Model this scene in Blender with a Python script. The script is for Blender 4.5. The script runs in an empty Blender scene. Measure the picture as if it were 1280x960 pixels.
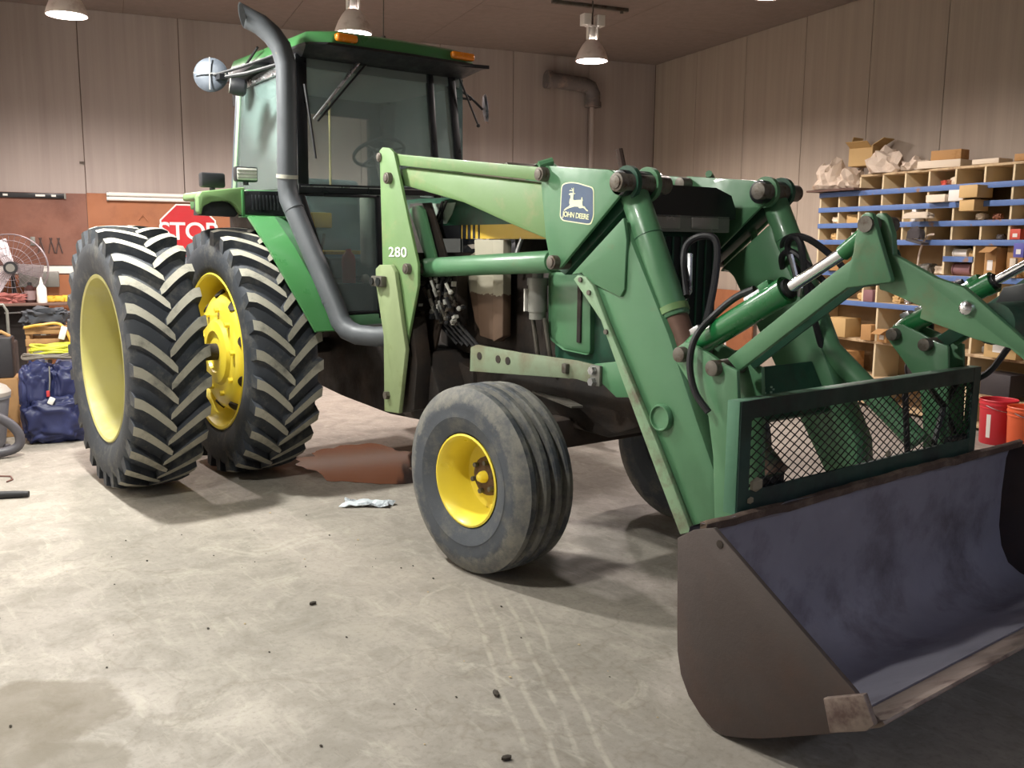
import bpy, bmesh, math, random
from mathutils import Vector, Matrix, noise as mnoise
PI=math.pi; rnd=random.Random(7)
scene=bpy.context.scene; COL=scene.collection
# ------------------------------------------------------------------ camera, world, exposure
cam=bpy.data.cameras.new('camera'); cam.sensor_width=36; cam.lens=1154.18/1280*36; cam.clip_end=60
camo=bpy.data.objects.new('camera',cam); COL.objects.link(camo); scene.camera=camo
yaw,pitch,roll=2.4899,0.1508,0.0088
F=Vector((math.cos(yaw)*math.cos(pitch),math.sin(yaw)*math.cos(pitch),-math.sin(pitch)))
R=Vector((math.sin(yaw),-math.cos(yaw),0)); U=R.cross(F)
R,U=R*math.cos(roll)+U*math.sin(roll),U*math.cos(roll)-R*math.sin(roll)
M=Matrix((R,U,-F)).transposed().to_4x4(); M.translation=Vector((6.4871,-3.4621,1.6584)); camo.matrix_world=M
world=bpy.data.worlds.new('world'); scene.world=world; world.use_nodes=True
world.node_tree.nodes['Background'].inputs[0].default_value=(.9,.88,.95,1); world.node_tree.nodes['Background'].inputs[1].default_value=.02
vs=scene.view_settings; vs.view_transform='Standard'; vs.look='None'; vs.gamma=1; vs.use_curve_mapping=False; vs.exposure=0.92
# room frame: b runs along the back wall to the right, n runs away from the camera
RA=math.radians(142.66+23.25-90); BV=Vector((math.cos(RA),math.sin(RA),0)); NV=Vector((-math.sin(RA),math.cos(RA),0))
def room(b,n,z=0): return BV*b+NV*n+Vector((0,0,z))
CEIL=4.3; BW=5.15; RW=5.78
# high-bay lamps and one added fill lamp: (b, n, power, colour, label)
WARM=(1,.88,.82); COOL=(1,.99,.92); BLUISH=(.72,.80,1)
LAMPS=[(-2.05,-3.9,230,COOL,'high-bay lamp over the open floor beside the loader'),
 (-2.05,2.5,330,WARM,'glowing bell-shaped high-bay lamp at the top left corner of the photo'),
 (.48,2.1,330,WARM,'glowing bell-shaped high-bay lamp just above the tractor cab roof'),
 (3.2,2.3,300,WARM,'glowing bell-shaped high-bay lamp with white ballast boxes, right of the cab'),
 (-2.05,-.75,560,COOL,'high-bay lamp over the dual rear wheels'),
 (3.2,-.75,230,WARM,'high-bay lamp near the parts shelves, just above the top of the photo'),
 (2.4,-9.2,130,BLUISH,'added weak bluish fill lamp far ahead of the loader bucket, unseen behind the camera')]  # last one is an added fill to brighten the bucket interior
# ------------------------------------------------------------------ materials
def L(h):
    c=[int(h[i:i+2],16)/255 for i in (0,2,4)]
    return tuple(x/12.92 if x<=.04045 else ((x+.055)/1.055)**2.4 for x in c)
MATS={}
def nodes(name):
    m=bpy.data.materials.new(name); m.use_nodes=True; nt=m.node_tree
    return m,nt,nt.nodes['Principled BSDF']
def N(nt,t,**k):
    n=nt.nodes.new(t)
    for a,v in k.items():
        if a.startswith('i_'):
            key=a[2:]; n.inputs[int(key) if key.isdigit() else key.replace('_',' ')].default_value=v
        else: setattr(n,a,v)
    return n
def ramp(nt,fac,stops):
    r=N(nt,'ShaderNodeValToRGB'); e=r.color_ramp.elements
    while len(e)<len(stops): e.new(.5)
    for el,(p,c) in zip(e,stops):
        el.position=p; el.color=(c[0],c[1],c[2],1) if hasattr(c,'__len__') else (c,c,c,1)
    nt.links.new(fac,r.inputs[0]); return r.outputs[0]
def mixc(nt,fac,a,b,mode='MIX'):
    m=N(nt,'ShaderNodeMix',data_type='RGBA',blend_type=mode)
    for inp,v in ((m.inputs[0],fac),(m.inputs[6],a),(m.inputs[7],b)):
        if isinstance(v,(int,float)): inp.default_value=v
        elif isinstance(v,tuple): inp.default_value=(*v[:3],1)
        else: nt.links.new(v,inp)
    return m.outputs[2]
def noise(nt,scale,detail=4,rough=.6,vec=None,dist=0):
    n=N(nt,'ShaderNodeTexNoise',i_Scale=scale,i_Detail=detail,i_Roughness=rough,i_Distortion=dist)
    if vec is not None: nt.links.new(vec,n.inputs['Vector'])
    return n.outputs[0]
def coord(nt,kind='Object'): return N(nt,'ShaderNodeTexCoord').outputs[kind]
def mapping(nt,vec,scale=(1,1,1),rot=(0,0,0),loc=(0,0,0)):
    m=N(nt,'ShaderNodeMapping'); m.inputs['Scale'].default_value=scale; m.inputs['Rotation'].default_value=rot; m.inputs['Location'].default_value=loc
    nt.links.new(vec,m.inputs[0]); return m.outputs[0]
def mat(name,col,rough=.5,metal=0,var=.15,vscale=6,dirt=None,dscale=4,dlo=.5,dhi=.65,bump=0,bscale=60,coat=0,spec=.5):
    """painted / plain surface: colour with mottling, optional dirt patches and fine relief"""
    if name in MATS: return MATS[name]
    m,nt,p=nodes(name); c=L(col) if isinstance(col,str) else col
    v=coord(nt)
    base=mixc(nt,noise(nt,vscale,5,.6,v),tuple(x*(1-var) for x in c),tuple(min(1,x*(1+var)) for x in c))
    if dirt:
        d=L(dirt) if isinstance(dirt,str) else dirt
        f=ramp(nt,noise(nt,dscale,8,.68,v),[(dlo,0),(dhi,1)])
        base=mixc(nt,f,base,d)
    nt.links.new(base,p.inputs['Base Color'])
    rr=ramp(nt,noise(nt,vscale*1.7,4,.6,v),[(.3,max(0,rough-.1)),(.7,min(1,rough+.12))]); nt.links.new(rr,p.inputs['Roughness'])
    p.inputs['Metallic'].default_value=metal; p.inputs['Specular IOR Level'].default_value=spec
    if coat: p.inputs['Coat Weight'].default_value=coat
    if bump:
        b=N(nt,'ShaderNodeBump',i_Strength=bump,i_Distance=.01); nt.links.new(noise(nt,bscale,6,.65,v),b.inputs['Height']); nt.links.new(b.outputs[0],p.inputs['Normal'])
    MATS[name]=m; return m
def emat(name,col,s):
    m,nt,p=nodes(name); p.inputs['Base Color'].default_value=(.8,.8,.8,1); p.inputs['Emission Color'].default_value=(*col,1); p.inputs['Emission Strength'].default_value=s; return m
def glassmat(name,tint,haze,alpha=.75):
    m,nt,p=nodes(name); nt.nodes.remove(p); out=nt.nodes['Material Output']
    tr=N(nt,'ShaderNodeBsdfTransparent'); tr.inputs[0].default_value=(*tint,1)
    gl=N(nt,'ShaderNodeBsdfGlossy'); gl.inputs['Roughness'].default_value=.04; gl.inputs[0].default_value=(.9,.95,.95,1)
    df=N(nt,'ShaderNodeBsdfDiffuse'); df.inputs[0].default_value=(.52,.64,.64,1)
    fr=N(nt,'ShaderNodeFresnel'); fr.inputs[0].default_value=1.5
    m1=N(nt,'ShaderNodeMixShader'); m2=N(nt,'ShaderNodeMixShader')
    nt.links.new(fr.outputs[0],m1.inputs[0]); nt.links.new(tr.outputs[0],m1.inputs[1]); nt.links.new(gl.outputs[0],m1.inputs[2])
    h=ramp(nt,noise(nt,3.5,6,.65,coord(nt)),[(.3,haze*.8),(.75,haze*1.2)])
    nt.links.new(h,m2.inputs[0]); nt.links.new(m1.outputs[0],m2.inputs[1]); nt.links.new(df.outputs[0],m2.inputs[2])
    nt.links.new(m2.outputs[0],out.inputs[0]); return m
GREEN=mat('green_paint','527F5C',.38,0,.13,5,dirt='6B6A4C',dscale=3.2,dlo=.60,dhi=.80,bump=.06,bscale=25,coat=.15)
GREENP=mat('faded_green_paint','688856',.45,0,.10,4,dirt='8E8A64',dscale=3,dlo=.55,dhi=.78,bump=.05,coat=.1)
GREEND=mat('loader_green_paint','46735A',.45,0,.15,4,dirt='5A4A3C',dscale=3,dlo=.60,dhi=.76,bump=.08,bscale=30)
GREENN=mat('glossy_green_paint','22703E',.25,0,.12,4,coat=.4)
GREENC=mat('cab_green_paint','417A47',.34,0,.06,3,coat=.25)
GREENDK=mat('dark_and_shaded_green','1F4A38',.5,0,.2,4,dirt='2A2C26',dscale=4,dlo=.5,dhi=.7)
POST=mat('dusty_green_paint','83926A',.55,0,.15,5,dirt='6F7A4E',dscale=5,dlo=.55,dhi=.7)
BLACK=mat('black_plastic','1B1C20',.45,0,.25,8)
BLACKG=mat('dark_frame','16181C',.35,0,.2,6)
BELLY=mat('greasy_iron','201A17',.7,0,.4,5,dirt='3A2C22',dscale=3,dlo=.45,dhi=.7,bump=.3,bscale=25)
IRON=mat('dull_iron','5B5750',.55,.3,.25,14,dirt='3F2E22',dscale=9)
PINM=mat('worn_pin','6B655E',.5,.5,.25,25,dirt='4A392C',dscale=18)
STEEL=mat('bare_steel','B9BABD',.3,.9,.1,12)
CHROME=mat('chrome_rod','E8E8EC',.12,1,.03,12)
EXH=mat('exhaust_paint','4E5257',.5,.15,.18,6,dirt='8A8268',dscale=5,dlo=.62,dhi=.74,bump=.08)
def tan_mat():
    m,nt,p=nodes('mud_lined_panel'); v=coord(nt); sx=N(nt,'ShaderNodeSeparateXYZ'); nt.links.new(v,sx.inputs[0])
    ad=N(nt,'ShaderNodeMath',operation='MULTIPLY_ADD'); nt.links.new(noise(nt,14,5,.7,v),ad.inputs[0]); ad.inputs[1].default_value=.10; nt.links.new(sx.outputs[2],ad.inputs[2])
    b=mixc(nt,ramp(nt,ad.outputs[0],[(.50,1),(.505,0)]) if False else N(nt,'ShaderNodeMath',operation='LESS_THAN',i_1=1.42).outputs[0],L('A09A88'),L('5C4636'))
    lt=[n for n in nt.nodes if n.type=='MATH' and n.operation=='LESS_THAN'][0]; nt.links.new(ad.outputs[0],lt.inputs[0])
    nt.links.new(mixc(nt,noise(nt,6,5,.6,v),b,mixc(nt,.25,b,(.02,.02,.02))),p.inputs['Base Color']); p.inputs['Roughness'].default_value=.65; return m
TAN=tan_mat()
GREY=mat('grey_metal','7C7C76',.5,.3,.2,8)
BUCKET=mat('bucket_steel','4B4240',.55,.25,.18,4,dirt='54413A',dscale=2.2,dlo=.42,dhi=.7,bump=.12,bscale=90)
BUCKETIN=mat('worn_bucket_steel','9A98A6',.5,.3,.22,3,dirt='5E545A',dscale=2,dlo=.5,dhi=.75,bump=.12,bscale=60)
EDGE=mat('cutting_edge','8A7C74',.5,.4,.2,8,dirt='5A4844',dscale=5)
YEL=mat('yellow_rim','ECD544',.35,0,.06,4,coat=.3)
YELP=mat('pale_yellow_rim','AFA966',.6,0,.08,4,dirt='AFAA7C',dscale=3)
RUSTHUB=mat('rusty_hub','5E4632',.75,.2,.3,18,dirt='3A281C',dscale=12)
AMBER=mat('amber_lens','F08A1E',.2,0,.12,20,coat=.6)
SILV=mat('mirror_back','484E57',.5,.2,.08,10)
RUBBERHOSE=mat('black_rubber_hose','1E1E22',.5,0,.2,15)
BLUE=mat('blue_decal','4A5C78',.4,0,.08,10)
DECAL=mat('cream_decal','E6E8C2',.45,0,.03,10)
WHITE=mat('white_paint','E4E2DC',.45,0,.04,10)
YDECAL=mat('yellow_decal','C9A53A',.45,0,.06,10)
WINTERIOR=mat('dark_interior','6E7674',.7,0,.2,6)
SEAT=mat('seat_fabric','8798A0',.85,0,.12,10)
# ------------------------------------------------------------------ mesh builder
def catmull(P,k=6):
    P=[Vector(p) for p in P]; Q=[P[0]*2-P[1]]+P+[P[-1]*2-P[-2]]; out=[]
    for i in range(1,len(Q)-2):
        a,b,c,d=Q[i-1:i+3]
        for j in range(k):
            t=j/k; out.append(.5*((2*b)+(c-a)*t+(2*a-5*b+4*c-d)*t*t+(3*b-a-3*c+d)*t**3))
    return out+[P[-1]]
class MB:
    def __init__(s): s.v=[]; s.f=[]; s.m=[]; s.k=0
    def idx(s,i): s.k=i; return s
    def add(s,vs,fs):
        o=len(s.v); s.v+= [tuple(v) for v in vs]; s.f+=[tuple(i+o for i in f) for f in fs]; s.m+=[s.k]*len(fs); return s
    def box(s,c,d,rot=None):
        x,y,z=d[0]/2,d[1]/2,d[2]/2
        P=[Vector((a*x,b*y,e*z)) for e in(-1,1) for a,b in((-1,-1),(1,-1),(1,1),(-1,1))]
        if rot is not None: P=[rot@p for p in P]
        return s.add([p+Vector(c) for p in P],[(3,2,1,0),(4,5,6,7),(0,1,5,4),(1,2,6,5),(2,3,7,6),(3,0,4,7)])
    def prism(s,poly,t0,t1,axis='y'):
        def P(a,b,t): return {'y':(a,t,b),'x':(t,a,b),'z':(a,b,t)}[axis]
        n=len(poly); ar=sum(poly[i][0]*poly[(i+1)%n][1]-poly[(i+1)%n][0]*poly[i][1] for i in range(n))
        po=list(poly) if ar>0 else list(poly)[::-1]
        if axis=='y': po=po[::-1]
        if t0>t1: t0,t1=t1,t0
        return s.add([P(a,b,t0) for a,b in po]+[P(a,b,t1) for a,b in po],[tuple(range(n))[::-1],tuple(range(n,2*n))]+[(i,(i+1)%n,n+(i+1)%n,n+i) for i in range(n)])
    def tube(s,path,r,n=10,caps=True,hollow=False):
        P=[Vector(p) for p in path]; rs=r if isinstance(r,(list,tuple)) else [r]*len(P)
        T=[(P[min(i+1,len(P)-1)]-P[max(i-1,0)]).normalized() for i in range(len(P))]
        a=Vector((0,0,1)) if abs(T[0].z)<.9 else Vector((1,0,0)); u=T[0].cross(a).normalized(); V=[]
        for i,p in enumerate(P):
            u=(u-T[i]*u.dot(T[i])).normalized(); w=T[i].cross(u)
            V+=[p+(u*math.cos(2*PI*j/n)+w*math.sin(2*PI*j/n))*rs[i] for j in range(n)]
        Fc=[(i*n+j,i*n+(j+1)%n,(i+1)*n+(j+1)%n,(i+1)*n+j) for i in range(len(P)-1) for j in range(n)]
        if caps: Fc+=[tuple(range(n))[::-1],tuple(range((len(P)-1)*n,len(P)*n))]
        return s.add(V,Fc)
    def hose(s,path,r,n=10,k=6): return s.tube(catmull(path,k),r,n)
    def cyl(s,p0,p1,r,n=14): return s.tube([p0,p1],r,n)
    def lathe(s,prof,c=(0,0,0),axis='z',n=32,closed=False):
        V=[];m=len(prof)
        for j in range(n):
            t=2*PI*j/n
            for r,a in prof:
                x,y=r*math.cos(t),r*math.sin(t)
                V.append(Vector({'z':(x,y,a),'y':(x,a,-y),'x':(a,x,y)}[axis])+Vector(c))
        Fc=[]
        for j in range(n):
            k=(j+1)%n
            for i in range(m if closed else m-1):
                i2=(i+1)%m; Fc.append((j*m+i,k*m+i,k*m+i2,j*m+i2))
        return s.add(V,Fc)
    def sphere(s,c,r,n=12,sq=(1,1,1)):
        pr=[(math.sin(PI*i/(n//2))*1+1e-5,-math.cos(PI*i/(n//2))) for i in range(n//2+1)]
        o=len(s.v); s.lathe(pr,(0,0,0),'z',n)
        for i in range(o,len(s.v)): x,y,z=s.v[i]; s.v[i]=(x*r*sq[0]+c[0],y*r*sq[1]+c[1],z*r*sq[2]+c[2])
        return s
    def build(s,name,mats,parent=None,bevel=0,smooth=35,seg=2,loc=None,fixn=False):
        me=bpy.data.meshes.new(name); me.from_pydata(s.v,[],s.f)
        ms=mats if isinstance(mats,(list,tuple)) else [mats]
        for m in ms: me.materials.append(m)
        me.polygons.foreach_set('material_index',s.m)
        bm=bmesh.new(); bm.from_mesh(me)
        if bevel:
            es=[e for e in bm.edges if len(e.link_faces)==2 and e.calc_face_angle(0)>.5]
            bmesh.ops.bevel(bm,geom=es,offset=bevel,segments=seg,affect='EDGES',profile=.5)
        if fixn: bmesh.ops.recalc_face_normals(bm,faces=bm.faces)
        if smooth:
            for e in bm.edges: e.smooth=not(len(e.link_faces)!=2 or e.calc_face_angle(0)>math.radians(smooth))
            for f in bm.faces: f.smooth=True
        bm.to_mesh(me); bm.free(); me.update()
        o=bpy.data.objects.new(name,me); COL.objects.link(o); o.parent=parent
        if loc is not None: o.location=loc
        return o
def rounded(poly,r,n=4):
    out=[]; k=len(poly)
    for i in range(k):
        p0,p,p1=[Vector(poly[j%k]) for j in (i-1,i,i+1)]
        a=(p0-p);b=(p1-p); d=min(r,a.length*.45,b.length*.45); A=p+a.normalized()*d; B=p+b.normalized()*d
        for t in range(n+1): t/=n; q=A*(1-t)**2+p*2*t*(1-t)+B*t*t; out.append((q.x,q.y))
    return out
def tag(o,label=None,cat=None,group=None,kind=None):
    for k,v in (('label',label),('category',cat),('group',group),('kind',kind)):
        if v: o[k]=v
    return o
def empty(name,loc=(0,0,0),rz=0,label=None,cat=None,group=None):
    o=bpy.data.objects.new(name,None); o.empty_display_size=.1; COL.objects.link(o); o.location=loc; o.rotation_euler=(0,0,rz)
    return tag(o,label,cat,group)
def dup(o,parent):
    c=o.copy(); COL.objects.link(c); c.parent=parent; return c
def dupt(o,parent):
    c=dup(o,parent)
    for ch in list(o.children): dup(ch,c)
    return c
TEXTQ=[]
def text(s,name,size,loc,ex,ey,mat_,parent,ext=.001,space=1,bold=0,sx=1):
    """lettering as flat raised geometry: ex = reading direction, ey = up direction"""
    cu=bpy.data.curves.new(name,'FONT'); cu.body=s; cu.size=size; cu.align_x='CENTER'; cu.align_y='CENTER'; cu.extrude=ext; cu.space_character=space; cu.offset=bold
    o=bpy.data.objects.new(name,cu); COL.objects.link(o); o.parent=parent
    ex=Vector(ex).normalized(); ey=Vector(ey).normalized(); ez=ex.cross(ey)
    mm=Matrix((ex*sx,ey,ez)).transposed().to_4x4(); mm.translation=Vector(loc); o.matrix_local=mm
    cu.materials.append(mat_); TEXTQ.append(o); return o
def flush_text():
    bpy.context.view_layer.update(); dg=bpy.context.evaluated_depsgraph_get()
    for o in TEXTQ:
        me=bpy.data.meshes.new_from_object(o.evaluated_get(dg)); me.name=o.name
        n=bpy.data.objects.new(o.name,me); nm=o.name; n.parent=o.parent; n.matrix_local=o.matrix_local.copy(); COL.objects.link(n)
        for k in o.keys(): 
            if k in('label','kind'): n[k]=o[k]
        bpy.data.objects.remove(o); n.name=nm
    TEXTQ.clear()
# ------------------------------------------------------------------ the room
def floor_mat():
    m,nt,p=nodes('concrete_floor'); v=coord(nt)
    a=noise(nt,.8,8,.65,v); b=noise(nt,4,8,.7,v,dist=.6); c=noise(nt,38,5,.7,v)
    base=ramp(nt,a,[(.30,L('8A847C')),(.5,L('979087')),(.70,L('A39C92'))])
    base=mixc(nt,ramp(nt,b,[(.42,0),(.62,.55)]),base,L('79746B'))
    base=mixc(nt,ramp(nt,noise(nt,2.3,8,.75,v,dist=1.2),[(.55,0),(.66,.5)]),base,L('B2ACA0'))
    base=mixc(nt,ramp(nt,c,[(.35,.35),(.5,0)]),base,L('6C665D'))
    # streaks scraped across the slab
    st=noise(nt,3,6,.7,mapping(nt,v,(1.2,6,1),(0,0,math.radians(-25))),dist=.8)
    base=mixc(nt,ramp(nt,st,[(.55,0),(.68,.4)]),base,L('AFA99D'))
    # damp stain near the camera, oily dark area under the tractor
    def blob(loc,rad,col,amt):
        nonlocal base
        dist=N(nt,'ShaderNodeVectorMath',operation='DISTANCE'); nt.links.new(v,dist.inputs[0]); dist.inputs[1].default_value=loc
        add=N(nt,'ShaderNodeMath',operation='MULTIPLY_ADD'); nt.links.new(noise(nt,3.5,5,.6,v),add.inputs[0]); add.inputs[1].default_value=rad*.9; nt.links.new(dist.outputs['Value'],add.inputs[2])
        f=ramp(nt,add.outputs[0],[(rad*1.28,amt),(rad*1.42,0)]); base=mixc(nt,f,base,col)
    blob((3.05,-3.02,0),.36,L('6C6354'),.8)
    blob((3.5,-2.95,0),.22,L('70685A'),.65)
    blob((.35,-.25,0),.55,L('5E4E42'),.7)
    # front tyre tracks: four dusty lines rolling toward the camera
    q=mapping(nt,v,(1,1,1),(0,0,math.radians(27)),(0,0,0))
    sx=N(nt,'ShaderNodeSeparateXYZ'); nt.links.new(q,sx.inputs[0])
    wob=N(nt,'ShaderNodeMath',operation='MULTIPLY_ADD'); nt.links.new(noise(nt,2.5,3,.5,v),wob.inputs[0]); wob.inputs[1].default_value=.05; nt.links.new(sx.outputs[1],wob.inputs[2])
    w=N(nt,'ShaderNodeMath',operation='MULTIPLY'); nt.links.new(wob.outputs[0],w.inputs[0]); w.inputs[1].default_value=2*PI/.085
    sn=N(nt,'ShaderNodeMath',operation='SINE'); nt.links.new(w.outputs[0],sn.inputs[0])
    ln=ramp(nt,sn.outputs[0],[(.55,0),(.95,1)])
    yb=sx.outputs[1]; d=N(nt,'ShaderNodeMath',operation='SUBTRACT'); nt.links.new(yb,d.inputs[0]); d.inputs[1].default_value=.55
    ab=N(nt,'ShaderNodeMath',operation='ABSOLUTE'); nt.links.new(d.outputs[0],ab.inputs[0])
    band=ramp(nt,ab.outputs[0],[(.15,1),(.2,0)])
    xm=ramp(nt,N(nt,'ShaderNodeMapRange').outputs[0],[(0,1),(1,1)])
    mr=N(nt,'ShaderNodeMapRange'); nt.links.new(sx.outputs[0],mr.inputs[0]); mr.inputs[1].default_value=3.0; mr.inputs[2].default_value=3.3
    mul=N(nt,'ShaderNodeMath',operation='MULTIPLY'); nt.links.new(ln,mul.inputs[0]); nt.links.new(band,mul.inputs[1])
    mul2=N(nt,'ShaderNodeMath',operation='MULTIPLY'); nt.links.new(mul.outputs[0],mul2.inputs[0]); nt.links.new(mr.outputs[0],mul2.inputs[1])
    mul3=N(nt,'ShaderNodeMath',operation='MULTIPLY'); nt.links.new(mul2.outputs[0],mul3.inputs[0]); nt.links.new(ramp(nt,noise(nt,9,4,.7,v),[(.38,0),(.56,.45)]),mul3.inputs[1])
    base=mixc(nt,mul3.outputs[0],base,L('B8B1A4'))
    # hairline cracks
    vor=N(nt,'ShaderNodeTexVoronoi',feature='DISTANCE_TO_EDGE',i_Scale=.42); wv=N(nt,'ShaderNodeVectorMath',operation='ADD'); nv=N(nt,'ShaderNodeTexNoise',i_Scale=2.2,i_Detail=4)
    nt.links.new(v,nv.inputs['Vector']); nt.links.new(v,wv.inputs[0]); nt.links.new(nv.outputs['Color'],wv.inputs[1]); nt.links.new(wv.outputs[0],vor.inputs['Vector'])
    base=mixc(nt,ramp(nt,vor.outputs['Distance'],[(.0,.3),(.006,0)]),base,L('6A6154'))
    nt.links.new(base,p.inputs['Base Color'])
    nt.links.new(ramp(nt,b,[(.3,.52),(.7,.8)]),p.inputs['Roughness'])
    bp=N(nt,'ShaderNodeBump',i_Strength=.12,i_Distance=.01); nt.links.new(noise(nt,22,8,.7,v),bp.inputs['Height']); nt.links.new(bp.outputs[0],p.inputs['Normal'])
    return m
def wall_mat(name,c1,c2,streak):
    m,nt,p=nodes(name); v=coord(nt)
    s=noise(nt,1.0,6,.65,mapping(nt,v,(9,9,.25)))
    base=mixc(nt,ramp(nt,s,[(.35,0),(.7,1)]),L(c1),L(c2))
    g=N(nt,'ShaderNodeSeparateXYZ'); nt.links.new(v,g.inputs[0])
    # greasy runs start under the ceiling and thin out downward
    s2=noise(nt,1.0,5,.6,mapping(nt,v,(3,3,.12),loc=(3,1,0)))
    base=mixc(nt,ramp(nt,s2,[(.52,0),(.75,streak)]),base,L('6E5A50'))
    base=mixc(nt,ramp(nt,noise(nt,14,6,.75,v),[(.66,0),(.74,.35)]),base,L('5E4A40'))
    nt.links.new(base,p.inputs['Base Color']); p.inputs['Roughness'].default_value=.6
    b=N(nt,'ShaderNodeBump',i_Strength=.12,i_Distance=.01); nt.links.new(noise(nt,1,3,.5,mapping(nt,v,(60,60,.4))),b.inputs['Height']); nt.links.new(b.outputs[0],p.inputs['Normal'])
    return m
WALL=wall_mat('wall_panel_paint','9F948E','ABA099',.4)
WALLR=wall_mat('wall_panel_paint_right','A29688','AFA294',.2)
CEILM=wall_mat('ceiling_panel_paint','7E726C','8A7C75',.2)
SEAM=mat('wall_seam_dark','6B5850',.8)
def struct(name,mb,m,loc=(0,0,0)):
    o=mb.build(name,m,None,smooth=0); o.location=loc; o.rotation_euler=(0,0,RA); o['kind']='structure'; return o
X0,X1,Y0,Y1=-3.35,RW,-10.0,BW
fl=MB().box(((X0+X1)/2,(Y0+Y1)/2,-.05),(X1-X0+.4,Y1-Y0+.4,.1)); 
f_=fl.build('floor',floor_mat(),None,smooth=0); f_['kind']='structure'
f_.data.transform(Matrix.Rotation(RA,4,'Z'))
ce=struct('ceiling',MB().box(((X0+X1)/2,(Y0+Y1)/2,CEIL+.06),(X1-X0+.4,Y1-Y0+.4,.1)),SEAM)
wb=struct('wall_back',MB().box(((X0+X1)/2,Y1+.07,CEIL/2),(X1-X0+.4,.1,CEIL)),SEAM)
wr=struct('wall_right',MB().box((X1+.07,(Y0+Y1)/2,CEIL/2),(.1,Y1-Y0,CEIL)),SEAM)
LINER=mat('white_wall_liner','DCD8D4',.6,0,.05,3)
struct('wall_left',MB().box((X0-.05,(Y0+Y1)/2,CEIL/2),(.1,Y1-Y0,CEIL)),LINER)
struct('wall_front',MB().box(((X0+X1)/2,Y0-.05,CEIL/2),(X1-X0+.4,.1,CEIL)),LINER)
g=.004
bs=[X0,-3.14,-2.03,-.92,.19,1.30,2.41,3.48,4.66,X1]
for a,b in zip(bs,bs[1:]): MB().box(((a+b)/2,Y1+.01,CEIL/2),(b-a-2*g,.02,CEIL)).build('wall_panel',WALL,wb,bevel=.004,smooth=0)
ns=[Y1,4.08,2.98,1.86,.82,-.18,-1.3,-2.4,-3.5,-4.6,-5.8,-7,-8.2,-9.4,Y0]
for a,b in zip(ns,ns[1:]): MB().box((X1+.01,(a+b)/2,CEIL/2),(.02,a-b-2*g,CEIL)).build('wall_panel',WALLR,wr,bevel=.004,smooth=0)
for i in range(5):
    for j in range(7):
        a=X0+(X1-X0)*i/5; b=X0+(X1-X0)*(i+1)/5; c=Y0+(Y1-Y0)*j/7; d=Y0+(Y1-Y0)*(j+1)/7
        MB().box(((a+b)/2,(c+d)/2,CEIL+.005),(b-a-.006,d-c-.006,.012)).build('ceiling_panel',CEILM,ce,smooth=0)
PLY=[mat('brown_plywood','7E5444',.6,0,.25,2.5,dirt='6A4234',dscale=3,dlo=.45,dhi=.7),mat('orange_plywood','9A6240',.6,0,.2,2.5,dirt='7E4C30',dscale=3,dlo=.5,dhi=.75)]
def ply(b0,b1,z0,z1,m): MB().box(((b0+b1)/2,Y1-.012,(z0+z1)/2),(b1-b0,.02,z1-z0)).build('plywood_sheet',m,wb,smooth=0)
ply(X0+.01,-2.035,1.36,2.2,PLY[0]); ply(-2.03,.4,1.36,2.21,PLY[1]); ply(.404,2.6,1.36,2.21,PLY[1]); ply(X0+.01,-2.0,.1,1.25,PLY[1]); ply(-1.995,.4,.1,1.25,PLY[1]); ply(.404,2.6,.1,1.25,PLY[1])
MB().box((-.37,Y1-.02,1.305),(5.94,.03,.085)).build('trim_back',WHITE,wb,smooth=0,bevel=.004)
# brown board with white lettering on the right wall
bd=empty('painted_sign_board',room(5.66,3.05,0),RA,'brown plywood board with white capital letters against right wall, seen under the hood','sign')
MB().box((.05,0,.55),(.025,1.1,1.06)).build('board',PLY[1],bd,bevel=.004)
text('NO','lettering',.36,(.034,.25,.33),(0,-1,0),(0,0,1),WHITE,bd,.002)
# ------------------------------------------------------------------ lamps
SHADE=mat('lamp_shade_aluminium','E4D8D0',.4,.1,.05,12,dirt='C0AEA4',dscale=6)
LENS={WARM:emat('lit_lens_warm',(1,.88,.88),14),COOL:emat('lit_lens_cool',(1,.96,.88),14),BLUISH:emat('lit_lens_bluish',(.8,.88,1),3)}
for b,n,pw,colr,lab in LAMPS:
    zb=3.66; e=empty('high_bay_lamp',room(b,n,zb),RA,lab,'lamp','high-bay lamps under the ceiling')
    MB().lathe([(.178,0),(.18,.012),(.17,.05),(.145,.11),(.11,.17),(.07,.215),(.05,.225),(.046,.22),(.105,.163),(.14,.105),(.165,.048),(.172,.0)],n=32,closed=True).build('lamp_shade',SHADE,e)
    MB().lathe([(1e-4,.004),(.08,-.012),(.155,0),(.172,.018),(1e-4,.03)],n=32).build('lens',LENS[colr],e)
    m=MB().cyl((0,0,.2),(0,0,.36),.035,12)
    for s in (-1,1): m.box((s*.055,0,.30),(.018,.05,.15))
    m.box((0,0,.37),(.16,.06,.02)); m.build('socket_housing',WHITE,e,bevel=.003)
    for s in (-1,1): MB().box((s*.085,0,.43),(.09,.11,.12)).build('ballast_box',WHITE,e,bevel=.006)
    MB().tube([(0,0,.38),(0,0,.5),(.008,.006,.54),(0,0,.58),(0,0,CEIL-zb-.005)],.008,8).build('hook',IRON,e)
    l=bpy.data.lights.new('lamp_light','SPOT'); l.spot_size=math.radians(166); l.spot_blend=.55; l.shadow_soft_size=.13; l.energy=pw; l.color=colr
    lo=bpy.data.objects.new('lamp_light',l); COL.objects.link(lo); lo.parent=e; lo.location=(0,0,-.03)
e=empty('ceiling_strut',room(3.25,2.45,CEIL),RA,'thin dark metal strut on the ceiling carrying the right lamp','strut')
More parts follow.
